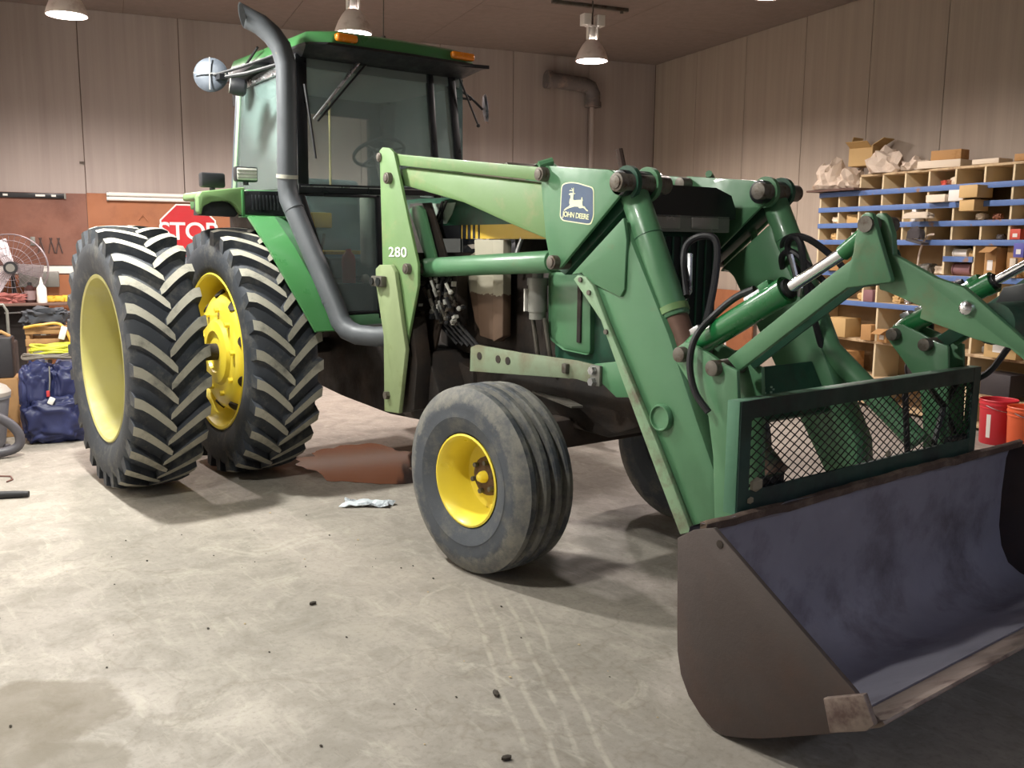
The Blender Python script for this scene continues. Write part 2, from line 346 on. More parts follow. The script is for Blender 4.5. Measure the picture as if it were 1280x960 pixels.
MB().box((0,0,-.02),(.95,.05,.035)).build('channel',IRON,e,bevel=.004); MB().cyl((.4,0,-.06),(.4,0,-.035),.02,8).build('bolt',IRON,e)
# vent pipe on the back wall
e=empty('vent_pipe',room(4.3,Y1-.16,3.55),RA,'dirty grey elbowed vent pipe high on the back wall, right of the cab','pipe')
PVC=mat('sooty_pipe','66605E',.6,0,.2,8,dirt='8E7C74',dscale=5)
MB().tube([(-.32,.05,.39),(.24,.05,.36),(.33,.05,.33),(.38,.05,.24),(.38,.05,.1)],.105,16).build('elbow',PVC,e)
MB().tube([(-.37,.05,.392),(-.3,.05,.388)],.125,16).build('collar',PVC,e); MB().tube([(.38,.05,.13),(.38,.05,.06)],.12,16).build('collar',PVC,e)
MB().cyl((.38,.07,.1),(.38,.07,-1.4),.035,10).build('drain_pipe',WALL,e)
# ================================================================== TRACTOR
T=empty('tractor',(0,0,0),0,'large green and yellow farm tractor with cab, dual rear wheels and front loader bucket','tractor')
def tire_mat(name,wear,kind):
    m,nt,p=nodes(name); v=coord(nt)
    sx=N(nt,'ShaderNodeSeparateXYZ'); nt.links.new(v,sx.inputs[0])
    cb=N(nt,'ShaderNodeCombineXYZ'); nt.links.new(sx.outputs[0],cb.inputs[0]); nt.links.new(sx.outputs[2],cb.inputs[1])
    ln=N(nt,'ShaderNodeVectorMath',operation='LENGTH'); nt.links.new(cb.outputs[0],ln.inputs[0])
    base=mixc(nt,noise(nt,5,6,.65,v),*((L('23272D'),L('3C4149')) if kind=='rear' else (L('33373D'),L('50555D'))))
    base=mixc(nt,ramp(nt,noise(nt,7,8,.72,v),[(.5,0),(.72,.6)]),base,L('777469'))
    if kind=='front':
        ad=N(nt,'ShaderNodeMath',operation='MULTIPLY_ADD'); nt.links.new(noise(nt,5,8,.7,v),ad.inputs[0]); ad.inputs[1].default_value=.22; nt.links.new(ln.outputs['Value'],ad.inputs[2])
        base=mixc(nt,ramp(nt,ad.outputs[0],[(.495,0),(.515,.62)]),base,mixc(nt,ramp(nt,noise(nt,11,8,.75,v),[(.4,0),(.62,1)]),L('8A867A'),L('5A5B5C')))
        base=mixc(nt,ramp(nt,ln.outputs['Value'],[(.325,0),(.328,.35),(.333,0)]),base,L('1C1E22'))
    nt.links.new(base,p.inputs['Base Color']); p.inputs['Roughness'].default_value=.72
    bp=N(nt,'ShaderNodeBump',i_Strength=.2,i_Distance=.01); nt.links.new(noise(nt,30,6,.7,v),bp.inputs['Height']); nt.links.new(bp.outputs[0],p.inputs['Normal'])
    return m
TIRE=tire_mat('rear_tyre_rubber',0,'rear'); TIREF=tire_mat('front_tyre_rubber',0,'front')
LUGTOP=mat('worn_lug_face','9A978A',.8,0,.12,14,dirt='5E5E5A',dscale=7,dlo=.5,dhi=.72,bump=.3,bscale=70)
RIBTOP=mat('dusty_rib_face','6E6D68',.8,0,.15,10,dirt='3C4046',dscale=5,dlo=.44,dhi=.58,bump=.2,bscale=70)
def rear_tire():
    m=MB(); half=[(.545,.185),(.56,.205),(.61,.222),(.68,.238),(.745,.236),(.785,.222),(.812,.19),(.826,.12),(.832,.0)]
    prof=[(r,w) for r,w in half]+[(r,-w) for r,w in half[-2::-1]]
    m.lathe(prof,axis='y',n=72)
    n=28; S=9
    for side in (-1,1):
        for k in range(n):
            th=2*PI*(k+(.5 if side>0 else 0))/n
            sec=[]
            for i in range(S):
                t=i/(S-1); w=-.02+.238*t; a=th+.235*(1-t)**1.25-.02
                rt=.878-.014*(max(0,w)/.22)**2; rb=.80 if t<.8 else .80-.05*(t-.8)/.2
                if i==S-1: rt=.852; rb=.74; w=.232
                hw=(.029 if i else .02)*(1+.15*t); hb=hw+.013
                da=Vector((0,0)) 
                def pt(r,off,ww): 
                    aa=a+off/r; return (r*math.sin(aa),side*ww,r*math.cos(aa))
                sec.append([pt(rb,-hb,w),pt(rt,-hw,w),pt(rt,hw,w),pt(rb,hb,w)])
            o=[p for q in sec for p in q]; side_f=[];top=[]
            for i in range(S-1):
                A=i*4;B=A+4
                side_f+=[(A,B,B+1,A+1),(A+2,B+2,B+3,A+3)]; top.append((A+1,B+1,B+2,A+2))
            side_f+=[(0,1,2,3),((S-1)*4+3,(S-1)*4+2,(S-1)*4+1,(S-1)*4)]
            if side>0: pass
            else: side_f=[f[::-1] for f in side_f]; top=[f[::-1] for f in top]
            b0=len(m.v); m.k=0; m.add(o,side_f); m.v=m.v[:b0+len(o)]
            m.f+=[tuple(x+b0 for x in f) for f in top]; m.m+=[1]*len(top)
    return m
RT=rear_tire().build('rear_tire',[TIRE,LUGTOP],T,smooth=40,fixn=False)
RT.location=(0,-1.736,.878)
o_=[RT]
def rim_outer(parent):
    m=MB().lathe([(.548,-.19),(.560,-.206),(.552,-.212),(.535,-.205),(.525,-.17),(.508,-.13),(.495,0),(.492,.1),(.508,.13),(.53,.19),(.55,.2)],axis='y',n=64)
    r=m.build('rim',YELP,parent); r['label']='pale yellow dual rim, deep and open'
    d=MB().lathe([(.49,.09),(.47,.1),(.40,.115),(.30,.12),(.28,.10),(.22,.10),(.21,.13),(.20,.2)],axis='y',n=48); d.build('rim_band',YELP,parent)
rim_outer(RT)
def inner_rim(parent):
    MB().lathe([(.548,-.19),(.560,-.206),(.552,-.212),(.535,-.205),(.525,-.17),(.508,-.13),(.5,-.02),(.46,-.03),(.43,-.09),(.40,-.15),(.36,-.175),(.24,-.175),(.22,-.2),(.15,-.21),(.14,-.19),(1e-3,-.19)],axis='y',n=64).build('rim',YEL,parent)
    for k in range(9):
        m=MB(); a=2*PI*k/9+.2; c=Vector((.408*math.cos(a),-.135,.408*math.sin(a))); d=Vector((math.cos(a)*.75,-.66,math.sin(a)*.75)).normalized()
        m.cyl(c-d*.02,c+d*.012,.042,14); m.build('rim_hole',BELLY,parent)
    for k in range(9):
        a=2*PI*k/9; c=Vector((.3*math.cos(a),-.175,.3*math.sin(a))); MB().cyl(c,c+Vector((0,-.03,0)),.02,6).build('lug_nut',YEL,parent)
for y,s in ((-.98,0),(.98,PI),(1.736,PI)):
    t=bpy.data.objects.new('rear_tire',RT.data); COL.objects.link(t); t.parent=T; t.location=(0,y,.878)
    if s: t.scale=(1,-1,1) if False else (1,1,1)
    t.rotation_euler=(0,.06*y,0)
    if y==-.98: inner_rim(t)
    else:
        MB().lathe([(.55,-.2),(.52,-.18),(.5,0),(.5,.1),(.3,.1),(.1,.12),(1e-3,.12)],axis='y',n=40).build('rim',YELP if y>1.2 else YEL,t)
MB().cyl((0,-1.62,.878),(0,1.62,.878),.06,16).build('rear_axle',BELLY,T)
# front wheels
def front_tire():
    P=[(.232,-.13),(.245,-.15),(.30,-.172),(.325,-.178),(.33,-.176),(.37,-.180),(.41,-.174),(.437,-.160)]
    tr=[(.452,-.152),(.472,-.138),(.476,-.112),(.470,-.100),(.446,-.094),(.446,-.066),(.473,-.060),(.481,-.050),(.481,-.024),(.474,-.015),(.448,-.011)]
    prof=P+tr; full=prof+[(.447,.0)]+[(r,-w) for r,w in prof[::-1]]
    m=MB().lathe(full,axis='y',n=72); nseg=len(full)-1
    for i,f in enumerate(m.f):
        k=i%nseg; r=min(full[k][0],full[k+1][0]); w=(full[k][1]+full[k+1][1])/2
        if r>.466: m.m[i]=1
    return m
def front_wheel(y,ang,side):
    t=front_tire().build('front_tire',[TIREF,RIBTOP],T,smooth=30) if y<0 else None
    if t is None:
        t=bpy.data.objects.new('front_tire',bpy.data.meshes['front_tire']); COL.objects.link(t); t.parent=T
    t.location=(2.758,y,.483); t.rotation_euler=(0,0,ang)
    s=side
    MB().lathe([(.228,s*.13),(.238,s*.152),(.228,s*.156),(.215,s*.145),(.205,s*.11),(.190,s*.09),(.185,s*.0),(.178,-s*.02),(.15,-s*.03),(.1,-s*.03),(1e-3,-s*.03)],axis='y',n=48).build('rim',YEL,t,fixn=True)
    MB().lathe([(.105,-s*.028),(.1,s*.01),(.085,s*.02),(.05,s*.025),(1e-3,s*.025)],axis='y',n=24).build('hub',RUSTHUB,t,fixn=True)
    MB().lathe([(.032,s*.02),(.030,s*.045),(.018,s*.065),(1e-3,s*.07)],axis='y',n=16).build('hub_cap',YEL,t,fixn=True)
    for k in range(6): a=PI/3*k+.3; MB().cyl((.078*math.cos(a),s*.0,.078*math.sin(a)),(.078*math.cos(a),s*.045,.078*math.sin(a)),.013,6).build('wheel_bolt',IRON,t)
front_wheel(-.766,.084,-1); front_wheel(.766,.084,1)
# chassis and engine
m=MB(); m.prism([(-.35,1.05),(1.45,1.05),(1.95,.9),(1.95,.62),(1.5,.5),(.9,.47),(.2,.50),(-.35,.55)],-.30,.30); m.build('transmission_housing',BELLY,T,bevel=.03)
MB().prism([(1.3,1.0),(1.75,1.0),(1.95,.66),(1.9,.58),(1.5,.56),(1.25,.64)],-.50,.50).build('frame_side_block',BELLY,T,bevel=.02)
MB().prism([(1.9,1.06),(3.35,1.0),(3.4,.80),(3.1,.68),(2.3,.70),(1.9,.62)],-.27,.27).build('front_support',BELLY,T,bevel=.02)
m=MB().box((2.76,0,.66),(.16,1.0,.16)); m.build('front_axle_beam',BELLY,T,bevel=.02)
for s in (-1,1):
    m=MB().cyl((2.758,s*.50,.40),(2.758,s*.50,.80),.055,14); m.cyl((2.758,s*.50,.80),(2.758,s*.50,.83),.035,10); m.build('kingpin',IRON,T,smooth=40)
    MB().cyl((2.758,s*.48,.483),(2.758,s*.74,.483),.05,14).build('spindle',BELLY,T)
MB().prism([(2.5,-.28),(3.0,-.42),(3.02,-.36),(2.62,-.2)],.835,.845,'z').build('dirty_bracket_plate',IRON,T)
MB().prism([(1.45,1.60),(2.72,1.60),(2.75,1.0),(1.5,.98)],-.24,.24).build('engine_block',BELLY,T,bevel=.02)
MB().prism([(2.0,1.68),(2.22,1.68),(2.24,1.10),(2.06,1.12)],-.33,-.27).build('side_panel_grey',TAN,T,bevel=.008)
MB().prism([(2.225,1.68),(2.33,1.68),(2.33,1.14),(2.235,1.10)],-.36,-.30).build('side_panel_grey',TAN,T,bevel=.008)
m=MB().prism([(1.86,1.56),(2.0,1.62),(2.06,1.12),(1.98,1.2)],-.31,-.27); m.build('shroud',TAN,T,bevel=.01)
m=MB().cyl((2.64,-.36,1.30),(2.64,-.36,1.44),.052,18); m.cyl((2.64,-.36,1.44),(2.64,-.36,1.48),.058,18); m.cyl((2.64,-.36,1.26),(2.64,-.36,1.30),.045,18); m.cyl((2.64,-.36,1.48),(2.64,-.36,1.58),.03,12); m.build('fuel_filter',GREY,T,smooth=40)
m=MB().box((2.575,-.39,1.36),(.01,.02,.12)); m.build('filter_band',WHITE,T)
for x,z0 in ((2.60,1.03),(2.70,1.05)): MB().cyl((x,-.36,1.27),(x+.02,-.33,z0),.012,8).build('engine_rod',IRON,T)
m=MB(); m.tube([(2.45,-.31,1.72),(2.42,-.33,1.62),(2.40,-.34,1.54)],.012,8); m.build('steel_line',STEEL,T)
# control valve bank with hose couplers: dozens of small fittings
m=MB(); vr=random.Random(3)
for k in range(110):
    x=1.60+vr.random()*.40; z=1.18+vr.random()*.34; y=-.40-vr.random()*.10
    if (x-1.6)<(1.5-z)*.2-.05: continue
    m.k=vr.choice((0,0,1,1,2)); t=vr.random()
    if t<.5: m.cyl((x,y,z),(x+vr.uniform(-.02,.02),y-.02,z+vr.uniform(.02,.07)),vr.uniform(.007,.014),8)
    elif t<.8: m.box((x,y,z),(.03,.03,.018),Matrix.Rotation(vr.random()*3,3,'Y'))
    else: m.sphere((x,y,z),.016,8)
m.build('valve_fittings',[mat('fitting_zinc','C4C4BE',.4,.3),IRON,BLACK],T)['kind']='stuff'
MB().box((1.76,-.36,1.34),(.34,.08,.34)).build('valve_block',BELLY,T,bevel=.01)
for k in range(5):
    x=1.63+k*.06; MB().hose([(x,-.40,1.48),(x+.01,-.44,1.42),(x-.01,-.43,1.30),(x+.06,-.38,1.18),(x+.2,-.33,1.05)],.012,8).build('hydraulic_line',RUBBERHOSE,T)
# hood
HW=.32
hp=[(-HW,1.70),(-HW,1.86),(-HW+.05,1.93),(-.1,1.955),(.1,1.955),(HW-.05,1.93),(HW,1.86),(HW,1.70)]
def hood_lathe(x0,x1,prof0,prof1,name,mt):
    n=len(prof0); m=MB().add([(x0,a,b) for a,b in prof0]+[(x1,a,b) for a,b in prof1],[tuple(range(n)),tuple(range(n,2*n))[::-1]]+[(i,n+i,n+(i+1)%n,(i+1)%n) for i in range(n)])
    return m.build(name,mt,T,smooth=50,fixn=True)
hood_lathe(1.02,2.72,hp,[(a,b-.02) for a,b in hp],'hood',GREENDK)
MB().box((1.96,-.324,1.725),(1.40,.006,.08)).build('hood_stripe',YDECAL,T)
for k in range(4): MB().box((1.90+.05*k,-.328,1.725),(.035-.007*k,.004,.08)).build('stripe_bar',BLACK,T)
MB().box((1.56,-.328,1.725),(.62,.004,.08)).build('stripe_black_end',BLACK,T)
text('DEERE','lettering',.085,(1.47,-.331,1.725),(1,0,0),(0,0,1),YDECAL,T,.001,1.0,.002)
MB().prism([(1.54,1.775),(1.54,1.90),(1.80,1.90),(1.76,1.83),(1.70,1.775)],-.326,-.318).build('hood_reflection',mat('reflection_grey_green','8C9A8E',.4),T,bevel=.004)  # pale reflection on the glossy hood side, painted as a raised shape with bars
for a_,b_ in ((1.56,1.66),(1.60,1.70)): MB().prism([(a_,1.77),(a_+.018,1.77),(b_+.018,1.91),(b_,1.91)],-.332,-.326).build('reflection_bar',BLACK,T)
MB().box((1.66,-.33,1.80),(.018,.006,.22)).build('reflection_bar',BLACK,T)
# grille housing and front cowl
MB().prism([(2.70,1.86),(3.28,1.84),(3.30,1.0),(2.95,.96),(2.70,1.05)],-.30,.30).build('grille_housing',GREENDK,T,bevel=.03)
MB().prism([(2.69,1.52),(3.02,1.53),(3.03,1.10),(2.82,1.11),(2.70,1.16)],-.33,-.30).build('engine_side_shield',GREEN,T,bevel=.03)
MB().box((2.95,-.335,1.32),(.03,.012,.32)).build('shield_groove',BELLY,T,bevel=.004)
cp=[(-.36,1.74),(-.36,1.86),(-.32,1.925),(-.2,1.955),(.2,1.955),(.32,1.92),(.36,1.85),(.36,1.74)]
hood_lathe(2.68,3.36,cp,[(a*.98,b-.012 if b>1.8 else b+.05) for a,b in cp],'front_cowl',BLACKG)  # black color stands in for shade on the cowl's unlit front
m=MB().box((3.345,-.0,1.765),(.03,.62,.085)); m.build('headlight_panel',GREY,T,bevel=.006)
for y in (-.16,.12): MB().box((3.362,y,1.765),(.012,.2,.06)).build('headlight',mat('headlight_glass','8E8A84',.2,0,.1,10,coat=.5),T,bevel=.008)
MB().box((3.305,0,1.38),(.02,.54,.64)).build('grille_screen',mat('grille_black','0C0E10',.6),T)
for k in range(9): MB().box((3.318,-.24+k*.06,1.38),(.008,.012,.64)).build('grille_bar',GREENDK,T)
MB().tube([(3.3,.32,1.84),(3.3,.46,1.83),(3.34,.52,1.78),(3.36,.53,1.60)],.018,8).build('guard_bar',GREEN,T)
MB().prism([(1.6,1.55),(2.9,1.55),(2.9,1.05),(1.6,1.05)],.30,.33).build('engine_side_shield',GREENDK,T)
# cab ---------------------------------------------------------------
CX=.40
GLASS=glassmat('dusty_cab_glass',(.95,.98,.97),.27); CLEAR=glassmat('clear_cab_glass',(.97,.99,.98),.05); LOWG=glassmat('lower_window_glass',(.96,.98,.97),.14); GLASS2=glassmat('side_cab_glass',(.88,.94,.90),.10)
FR=BLACKG
def plate_x(name,poly,x0,x1,mt,bevel=.006): return MB().prism(poly,x0,x1,'x').build(name,mt,T,bevel=bevel)
# posts
plate_x('front_post',[(-.70,1.98),(-.62,1.98),(-.615,2.92),(-.70,2.92)],CX-.06,CX+.015,FR)
plate_x('front_post',[(.64,1.98),(.70,1.98),(.60,2.92),(.54,2.92)],CX-.06,CX+.015,FR)
plate_x('door_post',[(.42,1.98),(.47,1.98),(.40,2.92),(.35,2.92)],CX-.02,CX+.02,FR)
plate_x('windshield_sill',[(-.70,1.99),(.70,2.02),(.70,2.08),(-.70,2.055)],CX-.03,CX+.02,FR)
plate_x('sill_trim',[(-.68,2.035),(.66,2.055),(.66,2.062),(-.68,2.042)],CX+.02,CX+.026,STEEL,0)
plate_x('windshield',[(-.62,2.06),(.42,2.07),(.36,2.90),(-.615,2.90)],CX-.012,CX-.006,GLASS,0)
plate_x('door_glass',[(.47,2.07),(.64,2.08),(.55,2.90),(.40,2.90)],CX-.012,CX-.006,GLASS,0)
plate_x('lower_front_window',[(-.64,1.985),(-.09,1.99),(-.08,1.16),(-.37,1.16)],CX-.005,CX,LOWG,0)
plate_x('lower_window_frame',[(-.70,2.0),(-.655,2.0),(-.375,1.13),(-.42,1.13)],CX-.02,CX+.015,FR)
plate_x('lower_window_frame',[(-.095,2.0),(-.045,2.0),(-.03,1.10),(-.08,1.10)],CX-.02,CX+.015,FR)
plate_x('lower_window_frame',[(-.67,1.975),(-.06,1.98),(-.06,2.0),(-.67,1.995)],CX-.02,CX+.015,FR)
plate_x('lower_window_frame',[(-.39,1.135),(-.06,1.14),(-.06,1.16),(-.39,1.155)],CX-.02,CX+.012,FR)
plate_x('cab_front_panel',[(-.385,1.05),(-.04,1.06),(-.04,1.135),(-.405,1.13)],CX-.02,CX+.012,GREEN)
plate_x('cab_step_panel',[(-.365,.98),(-.06,1.0),(-.06,1.035),(-.37,1.035)],CX,CX+.03,GREEN)
plate_x('cab_lower_front',[(.0,1.0),(.68,1.0),(.68,2.0),(.0,2.0)],CX-.03,CX,WINTERIOR)
# near side: window and lower panel
YS=-.68
m=MB().prism([(-.86,2.05),(CX,2.03),(CX,2.88),(-.62,2.86),(-.66,2.80)],YS,YS+.006); m.build('side_window',GLASS2,T)
MB().prism([(-.90,1.98),(-.84,1.98),(-.625,2.90),(-.685,2.90)],YS-.01,YS+.04).build('rear_post',mat('post_grey','5C6470',.4,.2),T,bevel=.006)
MB().prism([(-.85,2.02),(-.80,2.02),(-.60,2.86),(-.64,2.86)],YS-.012,YS+.0).build('window_seal',mat('pale_green_seal','8FA58C',.6),T,bevel=.003)
MB().prism([(-.66,2.80),(CX,2.83),(CX,2.875),(-.66,2.845)],YS-.02,YS).build('window_top_rail',STEEL,T,bevel=.004)
for k in range(5): MB().sphere((-.5+k*.18,YS-.022,2.828),.012,8).build('rail_rivet',STEEL,T)
MB().prism([(-.88,1.04),(.34,1.04),(CX,1.98),(CX,2.04),(-.88,2.04)],YS+.01,YS+.03).build('cab_side_panel',WINTERIOR,T)
# far side and rear
MB().prism([(-.86,2.05),(CX,2.03),(CX,2.90),(-.66,2.90)],.675,.681).build('side_window',CLEAR,T)
MB().prism([(-.88,1.04),(CX,1.04),(CX,2.04),(-.88,2.04)],.66,.68).build('cab_side_panel',WINTERIOR,T)
MB().prism([(-.90,1.98),(-.80,1.98),(-.62,2.90),(-.72,2.90)],.60,.69).build('rear_post',FR,T)
rx=-.80
plate_x('rear_window',[(-.62,2.0),(.52,2.0),(.52,2.74),(-.62,2.74)],rx,rx+.006,CLEAR,0)
plate_x('rear_frame',[(.50,1.9),(.66,1.9),(.66,2.9),(.50,2.9)],rx-.01,rx+.05,FR)
plate_x('rear_frame',[(-.68,2.70),(.68,2.70),(.68,2.92),(-.68,2.92)],rx-.01,rx+.05,FR)
plate_x('rear_frame',[(-.68,1.0),(.68,1.0),(.68,2.02),(-.68,2.02)],rx-.01,rx+.04,WINTERIOR)
MB().box((-.2,0,1.05),(1.22,1.3,.06)).build('cab_floor',WINTERIOR,T)
MB().box((-.2,0,2.87),(1.2,1.3,.06)).build('headliner',WINTERIOR,T)
# roof
def roof(z,inx,iny,ch): 
    x0,x1,y=-.92+inx,.66-inx,.70-iny
    return [(x0+ch,-y),(x1-ch,-y),(x1,-y+ch*1.3),(x1+.02,0),(x1,y-ch*1.3),(x1-ch,y),(x0+ch,y),(x0,y-ch),(x0,-y+ch)],z
def loft(secs):
    m=MB(); n=len(secs[0][0]); V=[(x,y,z) for pl,z in secs for x,y in pl]; Fc=[]
    for k in range(len(secs)-1): Fc+=[(k*n+i,k*n+(i+1)%n,(k+1)*n+(i+1)%n,(k+1)*n+i) for i in range(n)]
    Fc+=[tuple(range(n))[::-1],tuple(range((len(secs)-1)*n,len(secs)*n))]; return m.add(V,Fc)
loft([roof(2.965,0,0,.12),roof(3.045,.02,.03,.12),roof(3.07,.09,.10,.12)]).build('cab_roof',GREENC,T,bevel=.012,smooth=50)
loft([roof(2.90,.12,.04,.1),roof(2.945,-.03,-.01,.08),roof(2.965,-.02,-.005,.1)]).build('roof_visor',BLACK,T,smooth=30)
MB().prism([(.60,.66),(.72,.70),(.70,.62),(.64,.4)],2.935,2.96,'z').build('visor_tip',BLACK,T)
for y0,y1 in ((-.52,-.36),(.40,.60)):
    MB().box((.655,(y0+y1)/2,3.01),(.07,y1-y0,.055)).build('amber_light',AMBER,T,bevel=.02,seg=3)
m=MB().cyl((.42,-.02,3.06),(.42,-.02,3.12),.016,10); m.cyl((.45,.02,3.06),(.45,.02,3.10),.010,8); m.build('antenna_base',IRON,T)
MB().tube([(.42,-.02,3.12),(.425,-.01,3.7)],.004,6).build('antenna',IRON,T)
# wipers
def wiper(a,b,c,d,off=CX+.04):
    MB().tube([(off+.02,*a),(off+.03,*b)],[.014,.007],8).build('wiper_arm',STEEL,T)
    w=MB().tube([(off,*c),(off,*d)],[.012,.008],6); w.build('wiper_blade',BLACK,T)
wiper((-.205,2.95),(-.60,2.49),(-.645,2.72),(-.575,2.23)); 
MB().tube([(CX+.05,-.165,2.92),(CX+.06,-.565,2.48)],.008,8).build('wiper_arm',BLACKG,T)
MB().cyl((CX-.02,-.19,2.94),(CX+.08,-.19,2.94),.022,10).build('wiper_pivot',BLACK,T)
MB().tube([(CX+.05,.60,2.93),(CX+.06,.78,2.57)],.007,6).build('wiper_arm',BLACK,T); MB().sphere((CX+.06,.785,2.56),.016,8).build('wiper_joint',BLACK,T)
# interior
m=MB().box((-.45,-.02,1.80),(.14,.50,.72),Matrix.Rotation(-.12,3,'Y')); m.build('seat_back',SEAT,T,bevel=.05,seg=3)
MB().box((-.22,-.02,1.46),(.48,.52,.14)).build('seat_cushion',SEAT,T,bevel=.04,seg=3)
MB().box((-.36,-.16,1.83),(.03,.18,.12)).build('seat_patch',mat('yellow_cloth','B59A3A',.8),T,bevel=.01); MB().box((-.22,-.02,1.25),(.36,.4,.28)).build('seat_base',WINTERIOR,T,bevel=.02)
MB().box((-.1,-.15,1.58),(.3,.36,.03)).build('seat_edging',YDECAL,T,bevel=.01)
MB().box((-.05,-.46,1.50),(.5,.2,.1)).build('side_console',BLACK,T,bevel=.03); MB().tube([(.05,-.43,1.5),(.10,-.38,1.62),(.1,-.36,1.72)],.012,8).build('lever',GREY,T)
rg=MB(); cc=Vector((.16,.08,2.33)); ax=Vector((-.45,0,.9)).normalized(); u=Vector((0,1,0)); w=ax.cross(u)
rg.tube([cc+(u*math.cos(t)+w*math.sin(t))*.195 for t in [2*PI*k/32 for k in range(33)]],.014,8,False)
for t in (PI/2+.3,PI*7/6,-PI/6): rg.tube([cc,cc+(u*math.cos(t)+w*math.sin(t))*.19],.010,6)
rg.cyl(cc-ax*.03,cc+ax*.02,.04,12); rg.build('steering_wheel',BLACK,T)
MB().tube([cc-ax*.03,cc-ax*.35,(.33,.08,1.5)],.05,10).build('steering_column',BLACK,T); MB().box((.30,.10,1.75),(.14,.5,.55)).build('dashboard',mat('dash_grey','6A6E66',.7),T,bevel=.05,seg=3)
m=MB().cyl((.1,-.30,2.04),(.1,-.295,2.68),.009,8); m.build('flag_rod',mat('pale_yellow_rod','C8B07A',.5),T)
m=MB().lathe([(1e-3,0),(.05,0),(.052,.16),(.045,.2),(.02,.23),(.02,.25),(1e-3,.25)],(.27,-.25,1.36),'z',16); m.build('red_jug',mat('red_jug','C2463A',.5),T)
MB().box((.20,-.2,1.345),(.3,.36,.02)).build('cab_shelf',WINTERIOR,T)
MB().sphere((.3,-.13,1.39),.035,10).build('crumpled_paper',WHITE,T)
# exhaust
yp=-.85
pth=[(.455,-1.075,3.10),(.475,-1.04,3.08),(.515,-.98,3.045),(.555,-.92,2.985),(.585,-.875,2.91),(.60,yp,2.80),(.60,yp,2.66),(.595,yp,2.5),(.575,yp,2.1),(.57,yp,2.02),(.585,-.845,1.94),(.63,-.835,1.87)]
def slash(path,rad,n,nrm,push=0):
    m=MB().tube(path,rad,n,caps=False); P0=Vector(path[0]); d=(Vector(path[0])-Vector(path[1])).normalized(); nv=Vector(nrm)
    for q in range(n):
        p_=Vector(m.v[q]); m.v[q]=tuple(p_+d*((P0-d*push-p_).dot(nv)/d.dot(nv)))
    return m
slash(pth,[.068,.067,.067,.067,.067,.067,.066,.065,.065,.065,.067,.067],20,(-.12,-1,-.15)).build('exhaust_stack',EXH,T,smooth=60)
slash([(.456,-1.073,3.099),(.475,-1.04,3.08),(.515,-.98,3.045),(.555,-.92,2.985)],.062,20,(-.12,-1,-.15)).build('exhaust_mouth',mat('soot_black','060708',.9),T)
MB().tube([(.63,-.835,1.87),(1.0,-.72,1.22),(1.03,-.71,1.15),(1.09,-.69,1.095),(1.17,-.66,1.07),(1.30,-.60,1.065),(1.62,-.40,1.10)],[.067,.067,.067,.067,.066,.064,.064],20).build('exhaust_pipe',EXH,T,smooth=60)
for p,q,r in (((.575,yp,2.10),(.572,yp,2.075),.072),((.63,-.835,1.875),(.64,-.832,1.86),.069),((.575,yp,2.2),(.575,yp,2.17),.0665),((.95,-.735,1.30),(.965,-.73,1.275),.0685)): MB().tube([p,q],r,20).build('pipe_clamp',mat('clamp_pale','A8A79C',.5,.3) if r>.07 else EXH,T)
# fender
FX=.24
def quadplate(pts,t,name,mt,bevel=.01):
    a=[Vector(p) for p in pts]
    if len(a)>4:
        h=len(a)//2; L_=a[:h]; R_=a[:h-1:-1]; m=MB(); k=Vector((-t,0,-t*.5))
        m.add(L_+R_+[p+k for p in L_]+[p+k for p in R_],[q for i in range(h-1) for q in ((i,i+1,h+i+1,h+i),(2*h+i,3*h+i,3*h+i+1,2*h+i+1),(i,2*h+i,2*h+i+1,i+1),(h+i,h+i+1,3*h+i+1,3*h+i))]+[(0,h,3*h,2*h),(h-1,3*h-1,4*h-1,2*h-1)])
        return m.build(name,mt,T,fixn=True)
    nrm=(a[1]-a[0]).cross(a[3]-a[0]).normalized()*t; n=len(a)
    return MB().add(a+[p+nrm for p in a],[tuple(range(n))[::-1],tuple(range(n,2*n))]+[(i,(i+1)%n,n+(i+1)%n,n+i) for i in range(n)]).build(name,mt,T,bevel=bevel,fixn=True)
MB().prism([(-.95,1.97),(-.8,2.0),(.24,2.01),(.26,1.99),(.26,1.93),(-.95,1.90)],-1.0,-.69).build('fender_top',GREENC,T,bevel=.015,seg=3)
MB().prism([(-.12,1.93),(-.10,1.985),(.24,1.985),(.26,1.97),(.26,1.93)],-1.33,-1.0).build('fender_extension',GREENP,T,bevel=.02,seg=3)
plate_x('fender_grille_panel',[(-1.03,1.84),(-.70,1.835),(-.70,2.01),(-1.03,2.0)],FX-.05,FX+.03,BLACKG,.01)
for k in range(8): MB().box((FX+.034,-.975+k*.026,1.925),(.01,.010,.10)).build('louvre',mat('louvre_grey','34373C',.4),T)
for y,z in ((-1.01,1.985),(-.92,1.99),(-.80,1.985),(-1.0,1.86),(-.75,1.87),(-.76,1.93)): MB().cyl((FX+.03,y,z),(FX+.036,y,z),.006,8).build('panel_screw',BLACK,T)
plate_x('fender_grille_frame',[(-1.05,1.825),(-1.03,1.825),(-1.03,2.005),(-1.05,2.005)],FX-.05,FX+.035,GREENC,.004)
plate_x('fender_grille_frame',[(-1.05,1.82),(-.70,1.815),(-.70,1.835),(-1.05,1.84)],FX-.05,FX+.035,GREENC,.004)
plate_x('fender_front_lip',[(-1.346,1.948),(-1.345,1.85),(-1.325,1.83),(-1.311,1.886),(-1.25,1.918),(-1.16,1.928),(-1.115,1.92),(-1.08,1.885),(-1.05,1.84),(-1.02,1.82),(-1.02,2.025),(-1.32,1.985)],FX-.05,FX+.025,GREENP,.012)
